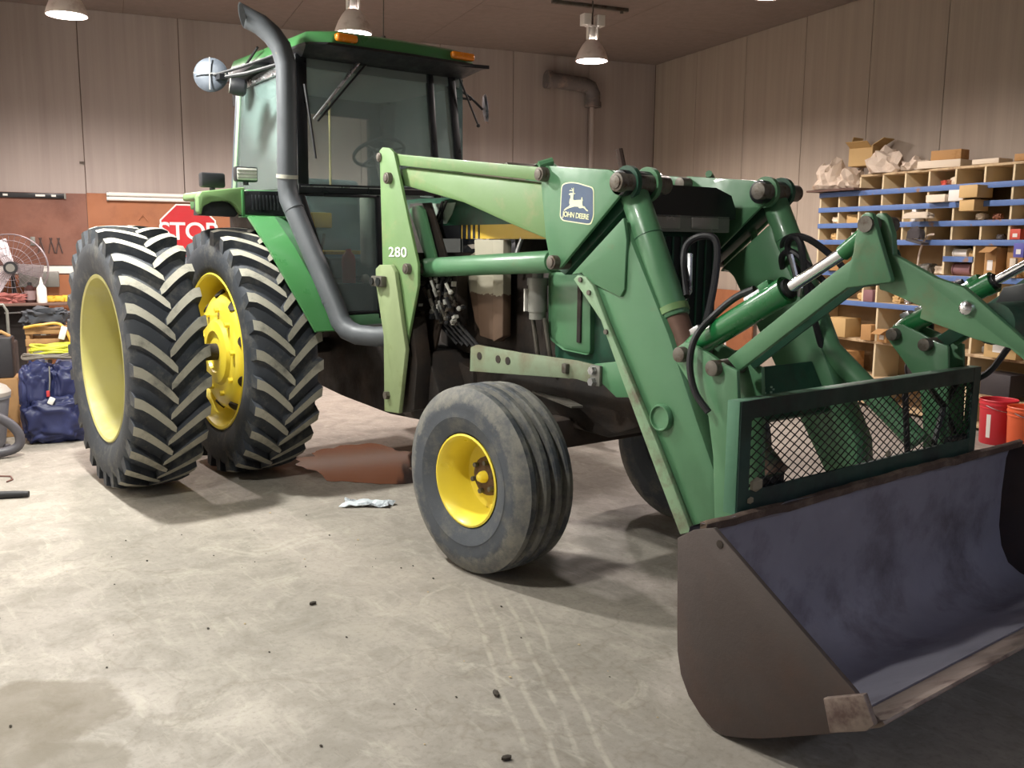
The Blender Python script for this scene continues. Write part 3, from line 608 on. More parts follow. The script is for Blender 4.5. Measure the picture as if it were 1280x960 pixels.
plate_x('fender_recess',[(-1.32,1.83),(-1.07,1.825),(-1.05,1.84),(-1.05,1.94),(-1.31,1.94)],FX-.16,FX-.05,BLACK,.005)
quadplate([(.32,-1.028,1.83),(.66,-1.03,1.62),(.82,-.995,1.44),(.93,-.93,1.25),(1.0,-.869,1.09),(1.0,-.698,1.09),(.93,-.755,1.25),(.82,-.815,1.44),(.66,-.845,1.62),(.32,-.84,1.83)],.02,'fender_front_strip',GREENC,.0)
quadplate([(.32,-.84,1.83),(.66,-.845,1.62),(.82,-.815,1.44),(.93,-.755,1.25),(1.0,-.698,1.09),(.9,-.66,1.09),(.83,-.69,1.25),(.72,-.70,1.44),(.55,-.70,1.62),(.2,-.70,1.83)],.02,'fender_front_strip',GREEN,.0)
MB().prism([(-.9,1.9),(.25,1.9),(.9,1.1),(.6,1.0),(-.9,1.0)],-.70,-.688).build('fender_inner_wall',BELLY,T)
# fender lights
def lamp_box(c,d,rz,face):
    Rm=Matrix.Rotation(rz,3,'Z'); o=MB().box(c,d,Rm).build('fender_light',BLACK,T,bevel=.015,seg=2)
    f=Rm@Vector((d[0]/2+.004,0,0)); MB().box(Vector(c)+f,(.012,d[1]*.88,d[2]*.8),Rm).build('lamp_lens',face,o,bevel=.008)
    for k in range(3): MB().box(Vector(c)+f*1.1+Vector((0,0,-.025+.025*k)),(.012,d[1]*.85,.006),Rm).build('lens_ridge',GREY,o)
    MB().cyl((c[0],c[1],c[2]-.075),(c[0],c[1],c[2]-d[2]/2),.02,8).build('lamp_stem',BLACK,o)
lamp_box((.05,-.93,2.125),(.07,.16,.105),-.1,mat('ribbed_lens','B5B5AC',.25,0,.1,20,coat=.4))
o=MB().box((.02,-1.16,2.075),(.07,.17,.10)).build('fender_light',BLACK,T,bevel=.015); MB().cyl((.02,-1.16,2.0),(.02,-1.16,2.04),.02,8).build('lamp_stem',BLACK,o)
# mirrors and work light
o=MB().lathe([(1e-3,0),(.06,.004),(.10,.012),(.118,.03),(.113,.034),(1e-3,.034)],(0,0,0),'x',32).build('round_mirror',SILV,T); o.location=(-.05,-1.12,2.80); o.rotation_euler=(0,.1,-.55+PI)
MB().box((-.01,0,0),(.006,.006,.22)).build('mirror_rib',GREY,o); MB().box((-.01,0,0),(.006,.22,.006)).build('mirror_rib',GREY,o)
m=MB().tube([(-.03,-1.10,2.79),(.15,-.98,2.83),(.46,-.75,2.93)],.010,8); m.tube([(-.01,-1.08,2.77),(.18,-.95,2.79),(.44,-.74,2.86)],.014,8); m.box((-.0,-1.06,2.775),(.1,.06,.035)); m.build('mirror_arm',BLACK,T)
o=MB().lathe([(1e-3,0),(.06,.0),(.068,.03),(.064,.10),(.04,.12),(1e-3,.12)],(0,0,0),'x',20).build('work_light',BLACK,T); o.location=(-.42,-.84,2.80); o.rotation_euler=(0,.35,PI*.72); o.rotation_euler=(0,.15,1.21)
MB().lathe([(1e-3,-.004),(.056,-.004),(.056,.002)],(0,0,0),'x',20).build('lamp_lens',WHITE,o)
MB().prism([(-.62,2.84),(-.05,2.90),(-.05,2.93),(-.66,2.90)],-.80,-.68).build('light_bracket',BLACK,T,bevel=.006)
MB().tube([(-.52,-.72,2.91),(-.15,-.73,3.04)],.010,6).build('handrail',BLACK,T)
o=MB().lathe([(1e-3,0),(.06,.004),(.10,.012),(.115,.03),(.11,.034),(1e-3,.034)],(0,0,0),'x',32).build('round_mirror',mat('dark_mirror','6A6A72',.3,.5),T); o.location=(.30,.94,2.715); o.rotation_euler=(0,-.1,1.05)
m=MB().tube([(.30,.66,2.86),(.33,.80,2.79),(.31,.93,2.71)],.010,8); m.tube([(.30,.66,2.78),(.34,.80,2.77)],.010,8); m.build('mirror_arm',BLACK,T)
# ------------------------------------------------------------------ LOADER (both sides mirrored)
MAST=[(1.429,2.210),(1.468,2.226),(1.545,2.216),(1.601,2.184),(1.663,2.033),(1.863,1.533),(1.861,1.413),(1.719,1.025),(1.592,0.840),(1.494,0.838),(1.462,1.184),(1.451,1.533)]
MASTPOST=[(1.422,1.420),(1.424,1.498),(1.474,1.524),(1.611,1.527),(1.657,1.486),(1.775,1.032),(1.688,0.633),(1.512,0.621),(1.513,1.091)]
TOPLINK=[(1.412,2.203),(1.490,2.202),(1.632,2.174),(2.955,2.023),(2.992,1.998),(2.963,1.958),(1.640,2.109),(1.489,2.127),(1.411,2.156)]
ARM=[(1.454,2.079),(1.503,2.090),(1.616,2.093),(1.663,2.100),(3.05,1.936),(3.071,1.903),(3.078,1.659),(2.969,1.682),(2.698,1.753),(2.250,1.878),(1.661,1.989),(1.491,2.001)]
LOGOPLATE=[(2.973,2.030),(3.421,1.986),(3.523,1.946),(3.544,1.911),(3.477,1.852),(3.104,1.546),(3.068,1.549),(3.019,1.601),(2.993,1.681),(2.951,1.944)]
GROOVE=[(2.985,1.546),(3.021,1.543),(3.403,1.857),(3.472,1.917),(3.525,1.853),(3.456,1.813),(3.058,1.510)]
LOWARM=[(3.165,1.515),(3.515,1.785),(3.558,1.679),(3.621,1.577),(3.798,1.289),(3.931,1.024),(4.078,0.748),(4.102,0.545),(3.968,0.466),(3.408,1.308),(3.288,1.488),(3.242,1.527)]
GUSSET=[(3.185,1.517),(3.525,1.775),(3.548,1.679),(3.542,1.463),(3.518,1.430),(3.305,1.489),(3.259,1.528)]
STAND=[(3.215,1.497),(3.243,1.517),(3.299,1.511),(3.349,1.473),(3.439,1.323),(3.773,0.826),(3.990,0.476),(3.929,0.450),(3.779,0.693),(3.546,1.081),(3.408,1.320)]
TOWER=[(4.050,1.245),(4.065,1.271),(4.101,1.293),(4.125,1.295),(4.229,1.260),(4.298,1.228),(4.358,1.214),(4.368,1.108),(4.391,0.696),(4.287,0.608),(4.264,0.881),(4.233,1.028),(4.154,1.118),(4.064,1.215)]
GRAP=[(4.286,1.247),(4.704,1.571),(4.768,1.616),(4.775,1.639),(4.777,1.680),(4.790,1.745),(4.798,1.759),(4.816,1.767),(4.833,1.761),(4.843,1.734),(4.876,1.650),(4.913,1.558),(4.908,1.550),(4.762,1.527),(4.709,1.490),(4.339,1.207)]
TINE=[(4.812,1.743),(4.821,1.763),(4.840,1.765),(4.858,1.750),(4.878,1.700),(4.886,1.636),(5.031,1.567),(5.116,1.543),(5.149,1.519),(5.249,1.442),(5.322,1.384),(5.414,1.291),(5.400,1.267),(5.304,1.346),(5.262,1.376),(5.169,1.391),(5.128,1.402),(5.073,1.419),(4.988,1.442),(4.993,1.477),(4.870,1.520),(4.847,1.524)]
RAIL=[(2.098,1.062),(2.155,1.081),(2.569,1.076),(3.027,1.081),(3.176,1.073),(3.190,0.976),(3.030,0.988),(2.091,0.920)]
RAILBRK=[(3.180,1.083),(3.442,1.130),(3.449,0.954),(3.342,0.939),(3.182,1.024)]
for s in (-1,1):
    Y=lambda y: s*y
    G1=GREENP if s<0 else GREEN; G2=GREEN if s<0 else GREEN
    def pr(name,poly,y0,y1,mt,bevel=.004): return MB().prism(poly,Y(y0),Y(y1)).build(name,mt,T,bevel=bevel)
    def pin(c,r=.034,l=.03,y=.63):
        p=MB().cyl((c[0],Y(y-.285),c[1]),(c[0],Y(y+l),c[1]),r,16); p.cyl((c[0],Y(y+l),c[1]),(c[0],Y(y+l+.006),c[1]),r*.7,14); return p.build('pivot_pin',PINM,T,bevel=.004)
    pr('loader_mast',MAST,.61,.63,G1); pr('loader_mast_inner',[(x,min(z,1.9)) for x,z in MAST],.40,.42,BELLY)
    pr('mast_spacer',[(1.45,.86),(1.55,.86),(1.62,1.1),(1.70,1.45),(1.68,1.6),(1.62,1.6),(1.5,1.2)],.42,.61,BELLY)
    pr('control_lever',[(1.512,1.860),(1.560,1.883),(1.625,1.881),(1.670,1.856),(1.810,1.559),(1.810,1.464),(1.76,1.46)],.45,.475,GREEN)
    pr('mast_stand_post',MASTPOST,.635,.665,POST,.006)
    m=MB().box((1.50,Y(.685),1.425),(.13,.04,.065)); m.build('latch_block',IRON,T,bevel=.008); 
    MB().cyl((1.455,Y(.70),1.425),(1.455,Y(.715),1.425),.022,12).build('latch_bolt',BLACK,T); MB().cyl((1.53,Y(.70),1.425),(1.53,Y(.712),1.425),.026,12).build('latch_bolt',BLACK,T)
    m=MB().cyl((1.565,Y(.66),.73),(1.565,Y(.69),.73),.026,6); m.build('bolt',PINM,T)
    pr('mast_lower_plate',[(1.45,1.18),(1.74,1.22),(1.80,.95),(1.76,.66),(1.62,.62),(1.46,.8)],.50,.60,BELLY)
    pr('leveling_link',TOPLINK,.585,.608,G1)
    pr('loader_arm_upper',ARM,.44,.58,G1,.012)
    pr('knee_plate',LOGOPLATE,.58,.60,G2,.005); pr('knee_web',GROOVE,.45,.53,GREENDK); pr('knee_plate_inner',LOGOPLATE,.40,.42,GREEN)
    pr('loader_arm_lower',LOWARM,.43,.585,G2,.035)
    pr('knee_gusset',GUSSET,.58,.60,G2,.004); pr('parking_stand',STAND,.586,.612,mat('stand_paint','7F9C7C',.5,0,.12,6,dirt='6E6A58',dscale=6),.004)
    MB().lathe([(.040,Y(.585)),(.058,Y(.585)),(.060,Y(.60)),(.055,Y(.612)),(.050,Y(.612)),(.046,Y(.600)),(1e-3,Y(.598))],(3.787,0,.928),'y',28).build('arm_boss',G2,T,fixn=True)
    for c,r,y in (((1.431,2.169),.028,.61),((1.554,2.039),.034,.63),((2.986,1.987),.034,.615),((3.074,1.572),.034,.605),((3.514,1.926),.042,.61),((1.767,1.507),.032,.63)): pin(c,r,.03,y)
    for c in ((3.27,1.497),(3.33,1.44),(3.45,1.27)): MB().cyl((c[0],Y(.61),c[1]),(c[0],Y(.622),c[1]),.012,8).build('stand_bolt',PINM,T)
    MB().cyl((2.96,Y(.62),2.03),(2.99,Y(.56),2.05),.02,8).build('link_bracket',GREEN,T)
    # lift cylinder
    m=MB().tube([(1.74,Y(.50),1.512),(2.93,Y(.50),1.572)],.056,20); m.tube([(2.93,Y(.50),1.572),(3.07,Y(.50),1.576)],.045,14); lc=m.build('lift_cylinder',GREEN,T,bevel=.006)
    MB().tube([(1.60,Y(.50),1.503),(1.75,Y(.50),1.513)],.028,14).build('cylinder_rod',GREEN,lc)
    # bucket cylinder in front of the arm
    a=Vector((3.462,Y(.50),1.925)); b=Vector((3.76,Y(.50),1.35)); c=Vector((4.33,Y(.52),.78)); d=(b-a).normalized()
    m=MB().tube([a+d*.05,b],.064,20); bc=m.build('bucket_cylinder',GREEN,T,bevel=.008)
    MB().tube([b-d*.01,b+d*.22,c],[.055,.055,.052],16).build('cylinder_rod',GREEN if s>0 else mat('rusty_rod','6A5044',.6,.3,.25,10,dirt='3E5A44',dscale=6),bc)
    MB().tube([b-d*.05,b-d*.02],.070,20).build('gland_ring',GREENP,bc); MB().tube([a+d*.26,a+d*.262],.066,20).build('weld_ring',GREENDK,bc)
    m=MB().cyl((3.49,Y(.60),1.925),(3.49,Y(.36),1.925),.058,16); m.build('knee_boss',BLACKG,T,bevel=.006)
    for y in (.545,.42): MB().lathe([(.058,Y(y-.012)),(.078,Y(y-.012)),(.078,Y(y+.012)),(.058,Y(y+.012))],(3.49,0,1.925),'y',20,True).build('knee_collar',GREENDK if y>.5 else G2,T,fixn=True)
    # bucket tower, grapple
    pr('grapple_tower',TOWER,.80,.82,G2,.004); pr('grapple_tower_inner',TOWER,.66,.68,G2,.004)
    for c in ((4.100,1.247),(4.263,1.213)): MB().cyl((c[0],Y(.62),c[1]),(c[0],Y(.85),c[1]),.030,14).build('tower_pin',PINM,T,bevel=.004)
    pr('grapple_arm',GRAP,.765,.79,G2,.004); pr('grapple_arm_inner',[(x,z) for x,z in GRAP if z<1.70],.69,.70,GREENDK)
    pr('grapple_tine',TINE,.715,.745,G2,.004)
    m=MB().cyl((4.816,Y(.64),1.729),(4.816,Y(.80),1.729),.026,14); m.build('grapple_pin',PINM,T)
    m=MB().lathe([(1e-3,Y(.765)),(.008,Y(.765)),(.02,Y(.757)),(.024,Y(.745)),(1e-3,Y(.74))],(5.133,0,1.483),'y',14); m.build('chrome_nut',CHROME,T,fixn=True)
    g0=Vector((4.06,Y(.745),1.255)); g1=Vector((4.50,Y(.745),1.509)); gd=(g1-g0).normalized(); g2=Vector((4.708,Y(.745),1.636)); g3=Vector((4.80,Y(.745),1.71))
    gc=MB().tube([g0,g0+gd*.06,g1-gd*.04],[.035,.047,.047],20).build('grapple_cylinder',GREENN,T,smooth=40)
    MB().tube([g1-gd*.04,g1],[.050,.050],20).build('gland',GREENN,gc); MB().tube([g1,g1+gd*.012],.036,16).build('rod_seal',BLACK,gc)
    MB().tube([g1,g2],.021,16).build('cylinder_rod',CHROME,gc); MB().tube([g2,g3],.027,14).build('rod_end',GREENN,gc)
    pf=g1-gd*.10+Vector((0,0,.055)); MB().box(pf,(.05,.04,.035),Matrix.Rotation(-.55,3,'Y')).build('hose_port',GREENN,gc,bevel=.004)
    MB().tube([pf-gd*.02,pf-gd*.10-Vector((0,0,.002))],[.012,.015],10).build('hose_fitting',STEEL,gc)
    q=g0+gd*.05+Vector((0,0,.055)); m=MB().box(q,(.05,.05,.03),Matrix.Rotation(-.5,3,'Y')); m.box(q+gd*.07,(.04,.03,.022),Matrix.Rotation(-.5,3,'Y')); m.build('hose_elbow',STEEL,gc,bevel=.006)
    MB().hose([(4.36,Y(.745),1.505),(4.28,Y(.75),1.47),(4.20,Y(.77),1.40),(4.175,Y(.84),1.32),(4.17,Y(.86),1.22),(4.20,Y(.86),1.12),(4.26,Y(.85),1.05)],.013,10).build('hydraulic_hose',RUBBERHOSE,T)
    # loader frame rail
    pr('frame_rail',RAIL,.40,.42,mat('dusty_rail','7C8A72',.55,0,.15,5,dirt='6A5A46',dscale=4,dlo=.45,dhi=.7),.004)
    pr('rail_bracket',RAILBRK,.36,.44,G2,.005)
    for x in (2.19,2.37,2.46): MB().cyl((x,Y(.415),1.02),(x,Y(.423),1.02),.022,14).build('rail_hole',BELLY,T)
    MB().box((3.21,Y(.45),1.03),(.07,.02,.10)).build('clamp_plate',GREY,T,bevel=.004)
    for z in (1.055,1.0): MB().cyl((3.205,Y(.46),z),(3.205,Y(.485),z),.02,6).build('clamp_bolt',STEEL,T)
    MB().box((2.96,Y(.43),1.035),(.035,.03,.05)).build('hitch_clip',IRON,T,bevel=.006)
# hoses and lines by the front cowl
for s in (-1,1):
    MB().hose([(3.78,s*.46,1.44),(3.70,s*.40,1.56),(3.68,s*.36,1.66),(3.74,s*.32,1.70),(3.80,s*.30,1.66),(3.82,s*.34,1.45),(3.84,s*.46,1.16)],.016,10).build('hydraulic_hose',RUBBERHOSE,T)
    MB().tube([(3.72,s*.42,1.42),(3.74,s*.40,1.46),(3.72,s*.38,1.52),(3.70,s*.36,1.62)],.014,8).build('hose_fitting',STEEL,T)
MB().hose([(3.55,.50,1.60),(3.62,.42,1.69),(3.75,.40,1.70),(3.88,.46,1.60),(3.98,.5,1.48)],.016,8).build('hydraulic_hose',RUBBERHOSE,T)
MB().hose([(3.58,.50,1.48),(3.62,.40,1.60),(3.70,.38,1.63),(3.82,.42,1.52),(3.92,.48,1.40)],.016,8).build('hydraulic_hose',RUBBERHOSE,T)
MB().tube([(3.36,-.44,1.965),(3.33,-.45,2.09)],.017,8).build('rod_stub',mat('rusty_stub','4A3A34',.7,.3),T)
# logo shield, deer and lettering on the right knee plate
LOGO=[(3.113,1.932),(3.163,1.939),(3.220,1.934),(3.275,1.920),(3.327,1.909),(3.331,1.785),(3.314,1.754),(3.294,1.752),(3.125,1.771),(3.105,1.789)]
cx=sum(a for a,b in LOGO)/10; cz=sum(b for a,b in LOGO)/10
MB().prism([(cx+(a-cx)*1.06,cz+(b-cz)*1.06) for a,b in rounded(LOGO,.022)],-.6005,-.602).build('decal_border',DECAL,T)
dec=MB().prism(rounded(LOGO,.02),-.602,-.6035).build('decal_shield',BLUE,T)
# deer traced as pixels of an 886 x 960 enlargement -> plate coordinates
def lp(px,py):
    u=(px-150)/(735-150); v=(py-140)/(880-140)
    return (3.110+u*(3.330-3.110), 1.937-.030*u-v*(1.937-1.768)*(1+.0*u))
deer=[(295,315),(330,290),(365,285),(415,285),(405,300),(382,305),(378,350),(376,415),(400,425),(470,405),(530,392),(530,345),(545,340),(548,385),(560,395),(548,410),(545,450),(552,510),(590,515),(615,555),(655,580),(650,600),(625,595),(590,555),(560,545),(520,560),(495,565),(470,540),(400,550),(320,590),(260,625),(215,668),(200,660),(235,615),(300,560),(315,530),(305,490),(312,430),(330,380),(325,335),(300,332)]
MB().prism([lp(*q) for q in deer],-.6035,-.605).build('leaping_deer',DECAL,dec,smooth=0)
for an in ([(368,288),(385,285),(386,180),(374,180),(376,225),(345,190),(340,195),(366,235),(318,235),(303,250),(305,256),(330,248),(368,252)],): MB().prism([lp(*q) for q in an],-.6035,-.605).build('antlers',DECAL,dec,smooth=0)
text('JOHN DEERE','lettering',.0335,(3.216,-.606,1.789),(1,0,-.10),(.1,0,1),DECAL,dec,.0006,.95,.0008)
text('280','lettering',.082,(1.64,-.633,1.60),(1,0,0),(0,0,1),mat('faded_white_decal','E4EADB',.5),T,.001,1.05,.001,1.7)
# cross beam between the lower arms
MB().box((3.85,0,.98),(.05,.86,.26),Matrix.Rotation(-.5,3,'Y')).build('arm_cross_beam',GREENDK,T,bevel=.01)  # shade on the unlit beam is put into its dark green
m=MB(); vr=random.Random(5)
for k in range(4):
    for j in range(6): m.box((3.885+.0,-.14+.055*k+vr.uniform(-.012,.012),.96+.012*j),(.006,.010,.008))
m.build('paint_stencil',mat('stencil_grey','8EA894',.6),T)
# grapple cross tube
MB().cyl((5.20,-.72,1.44),(5.20,.72,1.44),.062,20).build('grapple_cross_tube',GREENDK,T)
for y in (-.55,-.45,.3,.5): MB().prism([(5.10,1.44),(5.14,1.54),(5.22,1.56),(5.26,1.46)],y,y+.02).build('tube_lug',BLACKG,T,bevel=.004)
MB().hose([(5.0,.70,1.42),(4.70,.9,1.36),(4.52,.96,1.24),(4.42,.94,1.08),(4.30,.9,1.0)],.015,8).build('hydraulic_hose',RUBBERHOSE,T)
# ------------------------------------------------------------------ bucket
BS=[(4.361,.644),(4.43,.69),(4.520,.720),(5.075,.361),(5.145,.291),(5.006,.198),(4.75,.065),(4.667,.03),(4.60,.008),(4.55,.012),(4.50,.035),(4.44,.085),(4.40,.15),(4.38,.23),(4.374,.32)]
for ya_,yb_ in ((-1.105,-1.085),(1.245,1.265)): MB().prism(BS,ya_,yb_).build('bucket_side_plate',BUCKET,T,bevel=.003)
sh=[(4.45,.715),(4.40,.69),(4.385,.62),(4.378,.45),(4.38,.27),(4.40,.17),(4.44,.092),(4.50,.042),(4.57,.02),(4.68,.045),(5.0,.205)]
m=MB(); n=len(sh); YN=14
for layer in (0,1):
    for j in range(YN+1):
        y=-1.086+2.332*j/YN
        for i,(x,z) in enumerate(sh):
            dz=(.012*mnoise.noise(Vector((y*4,1.3,0)))) if i<2 else 0
            m.v.append((x+(.014 if layer and i<9 else 0),y,z+dz+(.014 if layer and i>6 else 0)))
W=(YN+1)*n
for j in range(YN):
    for i in range(n-1):
        a=j*n+i; m.f.append((a,a+1,a+n+1,a+n)); m.m.append(0); m.f.append((W+a,W+a+n,W+a+n+1,W+a+1)); m.m.append(0)
    for i in (0,n-1):
        a=j*n+i; m.f.append((a,a+n,W+a+n,W+a) if i==0 else (a,W+a,W+a+n,a+n)); m.m.append(0)
m.build('bucket_shell',BUCKETIN,T,smooth=50,fixn=True)
m=MB(); lp_=[]
for j in range(45):
    y=-1.083+2.325*j/44; nz=.014*mnoise.noise(Vector((y*3.1,7.3,0)))+.010*mnoise.noise(Vector((y*9,2.1,0)))
    for dx,dz in ((-.010,-.022),(.016,-.024),(.020,.004),(.004,.012),(-.010,.006)): lp_.append((4.452+dx+nz*.5,y,.712+dz+nz))
m.add(lp_,[(j*5+i,j*5+(i+1)%5,(j+1)*5+(i+1)%5,(j+1)*5+i) for j in range(44) for i in range(5)]+[(4,3,2,1,0),(220,221,222,223,224)]); m.build('bucket_top_lip',mat('muddy_lip','54443C',.75,.1,.3,9,dirt='7A685A',dscale=7,bump=.3),T,smooth=50,fixn=True)
MB().prism([(4.98,.20),(5.155,.298),(5.162,.288),(5.145,.272),(4.985,.182)],-1.08,1.24).build('cutting_edge',EDGE,T,bevel=.003)
for s,o_ in ((-1,0),(1,.16)):
    MB().prism([(4.985,.312),(5.115,.378),(5.155,.30),(5.13,.27),(5.015,.212)],s*1.105+o_,s*1.128+o_).build('side_cutter',EDGE,T,bevel=.004)
    MB().cyl((4.55,s*1.10+o_,.672),(4.55,s*1.107+o_,.672),.014,14).build('bolt_hole',BELLY,T)
MB().prism([(4.30,.62),(4.38,.60),(4.378,.2),(4.30,.25)],-.62,-.46).build('bucket_hitch',GREENDK,T); MB().prism([(4.30,.62),(4.38,.60),(4.378,.2),(4.30,.25)],.46,.62).build('bucket_hitch',GREENDK,T)
# screen
SX=4.42; y0,y1=-.87,.85; z0,z1=.70,1.113
fr=mat('screen_frame_paint','243F38',.5,0,.2,5,dirt='1C2226',dscale=4,dlo=.45,dhi=.65)
MB().box((SX,0+(y0+y1)/2,z1-.033),(.012,y1-y0,.066)).build('screen_top_bar',fr,T); MB().box((SX-.025,(y0+y1)/2,z1-.004),(.05,y1-y0,.010)).build('screen_top_flange',mat('flange_paint','5E7F6C',.5,0,.2,4,dirt='4A4A44',dscale=5),T,bevel=.002)
MB().box((SX,(y0+y1)/2,z0+.04),(.012,y1-y0,.08)).build('screen_bottom_bar',fr,T)
for y in (y0+.03,y1-.03): MB().box((SX+.001,y,(z0+z1)/2),(.012,.06,z1-z0)).build('screen_side_bar',fr,T)
for s,y in ((-1,y0),(1,y1)): MB().box((SX-.025,y,(z0+z1)/2),(.055,.010,z1-z0)).build('screen_end_flange',GREEND,T,bevel=.002)
m=MB(); pw,ph=.056,.035; ya,yb,za,zb=y0+.05,y1-.05,z0+.06,z1-.05
def strand(p,q):
    d=(Vector(q)-Vector(p)); l=d.length
    if l<.004: return
    d.normalize(); u=Vector((0,-d.z,d.y))*.0017; w=Vector((.0016,0,0)); p=Vector(p); q=Vector(q)
    m.add([p-u-w,p+u-w,p+u+w,p-u+w,q-u-w,q+u-w,q+u+w,q-u+w],[(0,1,5,4),(1,2,6,5),(2,3,7,6),(3,0,4,7)])
sl=ph/pw; k=0; hh=zb-za; ww=yb-ya
t=-hh/sl
while t<ww:
    for sg in (1,-1):
        # z rises from za at y=ya+t
        a=max(0,t); za_=(a-t)*sl; b=min(ww,t+hh/sl); zb_=(b-t)*sl
        if b>a: strand((SX+(.001 if sg>0 else -.002),ya+(a if sg>0 else ww-a),za+za_),(SX+(.001 if sg>0 else -.002),ya+(b if sg>0 else ww-b),za+zb_))
    t+=pw
m.build('wire_mesh',mat('mesh_black','1A1A1C',.55,.3),T,smooth=0)['kind']='stuff'
for y,z,r in ((-.77,.80,.032),(-.80,.745,.016),(.10,.80,.018)): MB().sphere((SX+.01,y,z),r,7,(.35,1.25,.9)).build('dried_mud_clod',mat('dried_mud','8E8672',.9),T,smooth=0)
MB().box((SX-.02,-.66,.775),(.02,.16,.07)).build('mesh_patch',BLACKG,T); MB().box((SX-.02,.72,.77),(.04,.16,.06)).build('mesh_patch',BLACKG,T,bevel=.015)
MB().tube([(4.36,.52,1.04),(4.36,.66,.94),(4.36,.78,.80)],.014,6).build('screen_brace',BLACKG,T); MB().tube([(4.36,.80,1.06),(4.36,.66,.93),(4.36,.60,.76)],.014,6).build('screen_brace',BLACKG,T); MB().tube([(4.37,.30,1.05),(4.37,.36,.76)],.013,6).build('screen_brace',BLACKG,T)
MB().hose([(4.08,-.1,1.02),(4.12,.0,.98),(4.1,.12,1.02)],.014,6).build('hydraulic_hose',RUBBERHOSE,T)
# ================================================================== FLOOR ITEMS
pu=[]
for k in range(72):
    a=2*PI*k/72; r=1+.5*mnoise.noise(Vector((math.cos(a)*1.6,math.sin(a)*1.6,4.2)))+.12*mnoise.noise(Vector((math.cos(a)*5,math.sin(a)*5,1.2)))
    pu.append((.30+.62*r*math.cos(a),-.20+.52*r*math.sin(a)))
m,nt,p=nodes('oily_water'); p.inputs['Base Color'].default_value=(*L('35231A'),1); p.inputs['Roughness'].default_value=.10; p.inputs['Specular IOR Level'].default_value=.22
tag(MB().prism(pu,.0005,.002,'z').build('oil_puddle',m,None,smooth=0),'wet dark brown puddle on the floor under the tractor, beside inner rear wheel','puddle')
def crumple(name,c,d,mt,label,cat,seed,group=None,amt=.4,rz=0):
    bm=bmesh.new(); bmesh.ops.create_grid(bm,x_segments=10,y_segments=8,size=.5)
    for v in bm.verts:
        n1=mnoise.noise(Vector((v.co.x*5,v.co.y*5,seed))); n2=mnoise.noise(Vector((v.co.x*11,v.co.y*11,seed+4)))
        edge=mnoise.noise(Vector((v.co.x*3,v.co.y*3,seed+9)))
        v.co=Vector((v.co.x*(1+.3*edge)*d[0],v.co.y*(1+.3*edge)*d[1],d[2]*max(.02,.35+n1*.6+n2*.35)))
    me=bpy.data.meshes.new(name); bm.to_mesh(me); bm.free(); me.materials.append(mt)
    o=bpy.data.objects.new(name,me); COL.objects.link(o); o.location=c; o.rotation_euler=(0,0,rz)
    s=o.modifiers.new('s','SOLIDIFY'); s.thickness=.003; s.offset=1
    return tag(o,label,cat,group)
crumple('rag',(1.40,-.73,.0),(.30,.12,.05),mat('dirty_white_cloth','D0D8DE',.8,0,.15,12,dirt='5A6068',dscale=8),'crumpled pale blue-grey rag lying on floor beside front wheel','rag',2,rz=.9)
dr=random.Random(11); DEB=[mat('debris_dark','3A332C',.9),mat('debris_tan','B8A484',.9)]
for k,(x,y,lab) in enumerate([(4.27,-1.78,'dark clod of dirt on bare floor in the foreground'),(2.70,-1.72,'small dark chip on the floor left of the front wheel'),(3.9,-1.55,'thin dark splinter on the floor at end of tyre tracks')]):
    o=MB().sphere((0,0,.008),.016,6,(1.3+.5*(k==2),.8,.55)).build('dirt_clod',DEB[0],None,loc=(x,y,0)); o.rotation_euler=(0,0,dr.random()*3); tag(o,lab,'dirt clod')
g=MB()
for k in range(75):
    x=dr.uniform(1.2,5.2); y=dr.uniform(-3.2,-1.0); r=dr.uniform(.003,.008); g.k=dr.choice((0,0,1)); g.sphere((x,y,r*.5),r,5,(1.2,.8,.6))
tag(g.build('floor_grit',DEB,None),'scattered grit and crumbs on the concrete floor','grit',kind='stuff')
def rthing(name,b,n,z,label,cat,group=None,rz=0): return empty(name,room(b,n,z),RA+rz,label,cat,group)
def rone(mb,name,mt,b,n,z,label,cat,group=None,rz=0,bevel=0,smooth=40):
    o=mb.build(name,mt,None,bevel=bevel,smooth=smooth); o.location=room(b,n,z); o.rotation_euler=(0,0,RA+rz); return tag(o,label,cat,group)
rone(MB().tube([(-.35,.05,.024),(-.05,.0,.024),(.02,-.01,.024),(.10,-.03,.024)],[.026,.026,.024,.02],12),'vacuum_wand',RUBBERHOSE,-2.46,-.52,0,'black plastic vacuum wand lying on floor at left edge','wand')
rone(MB().tube([(-.30,.1,.006),(-.15,.12,.006),(-.02,.06,.006),(.0,-.04,.006),(-.03,-.1,.006)],.006,6),'loose_wire',mat('brown_wire','6A4A42',.6),-2.50,.02,0,'thin brown wire curled on the floor beyond the vacuum wand','wire')
# shop vacuum
v=rthing('shop_vacuum',-2.80,1.02,0,'grey shop vacuum with black hose at the left edge','vacuum'); VG=mat('vacuum_grey','6E6E74',.5,0,.06,6); VD=mat('vacuum_dark','4C4A50',.5)
MB().lathe([(1e-3,.04),(.15,.04),(.17,.08),(.215,.42),(.225,.43),(.225,.45),(1e-3,.45)],n=32).build('tank',VG,v); MB().lathe([(.228,.45),(.23,.48),(.20,.52),(.12,.56),(.09,.58),(.085,.66),(.05,.69),(1e-3,.69)],n=32).build('lid',mat('vacuum_lid','9A938C',.5),v)
MB().hose([(-.2,-.22,.35),(.05,-.28,.36),(.22,-.26,.27),(.29,-.25,.15),(.24,-.26,.06),(.0,-.32,.04),(-.3,-.35,.04)],.036,14).build('hose',VD,v)
for a in (0,1.57,3.1,4.7): MB().cyl((.17*math.cos(a),.17*math.sin(a),0),(.17*math.cos(a),.17*math.sin(a),.05),.03,10).build('caster',VD,v)
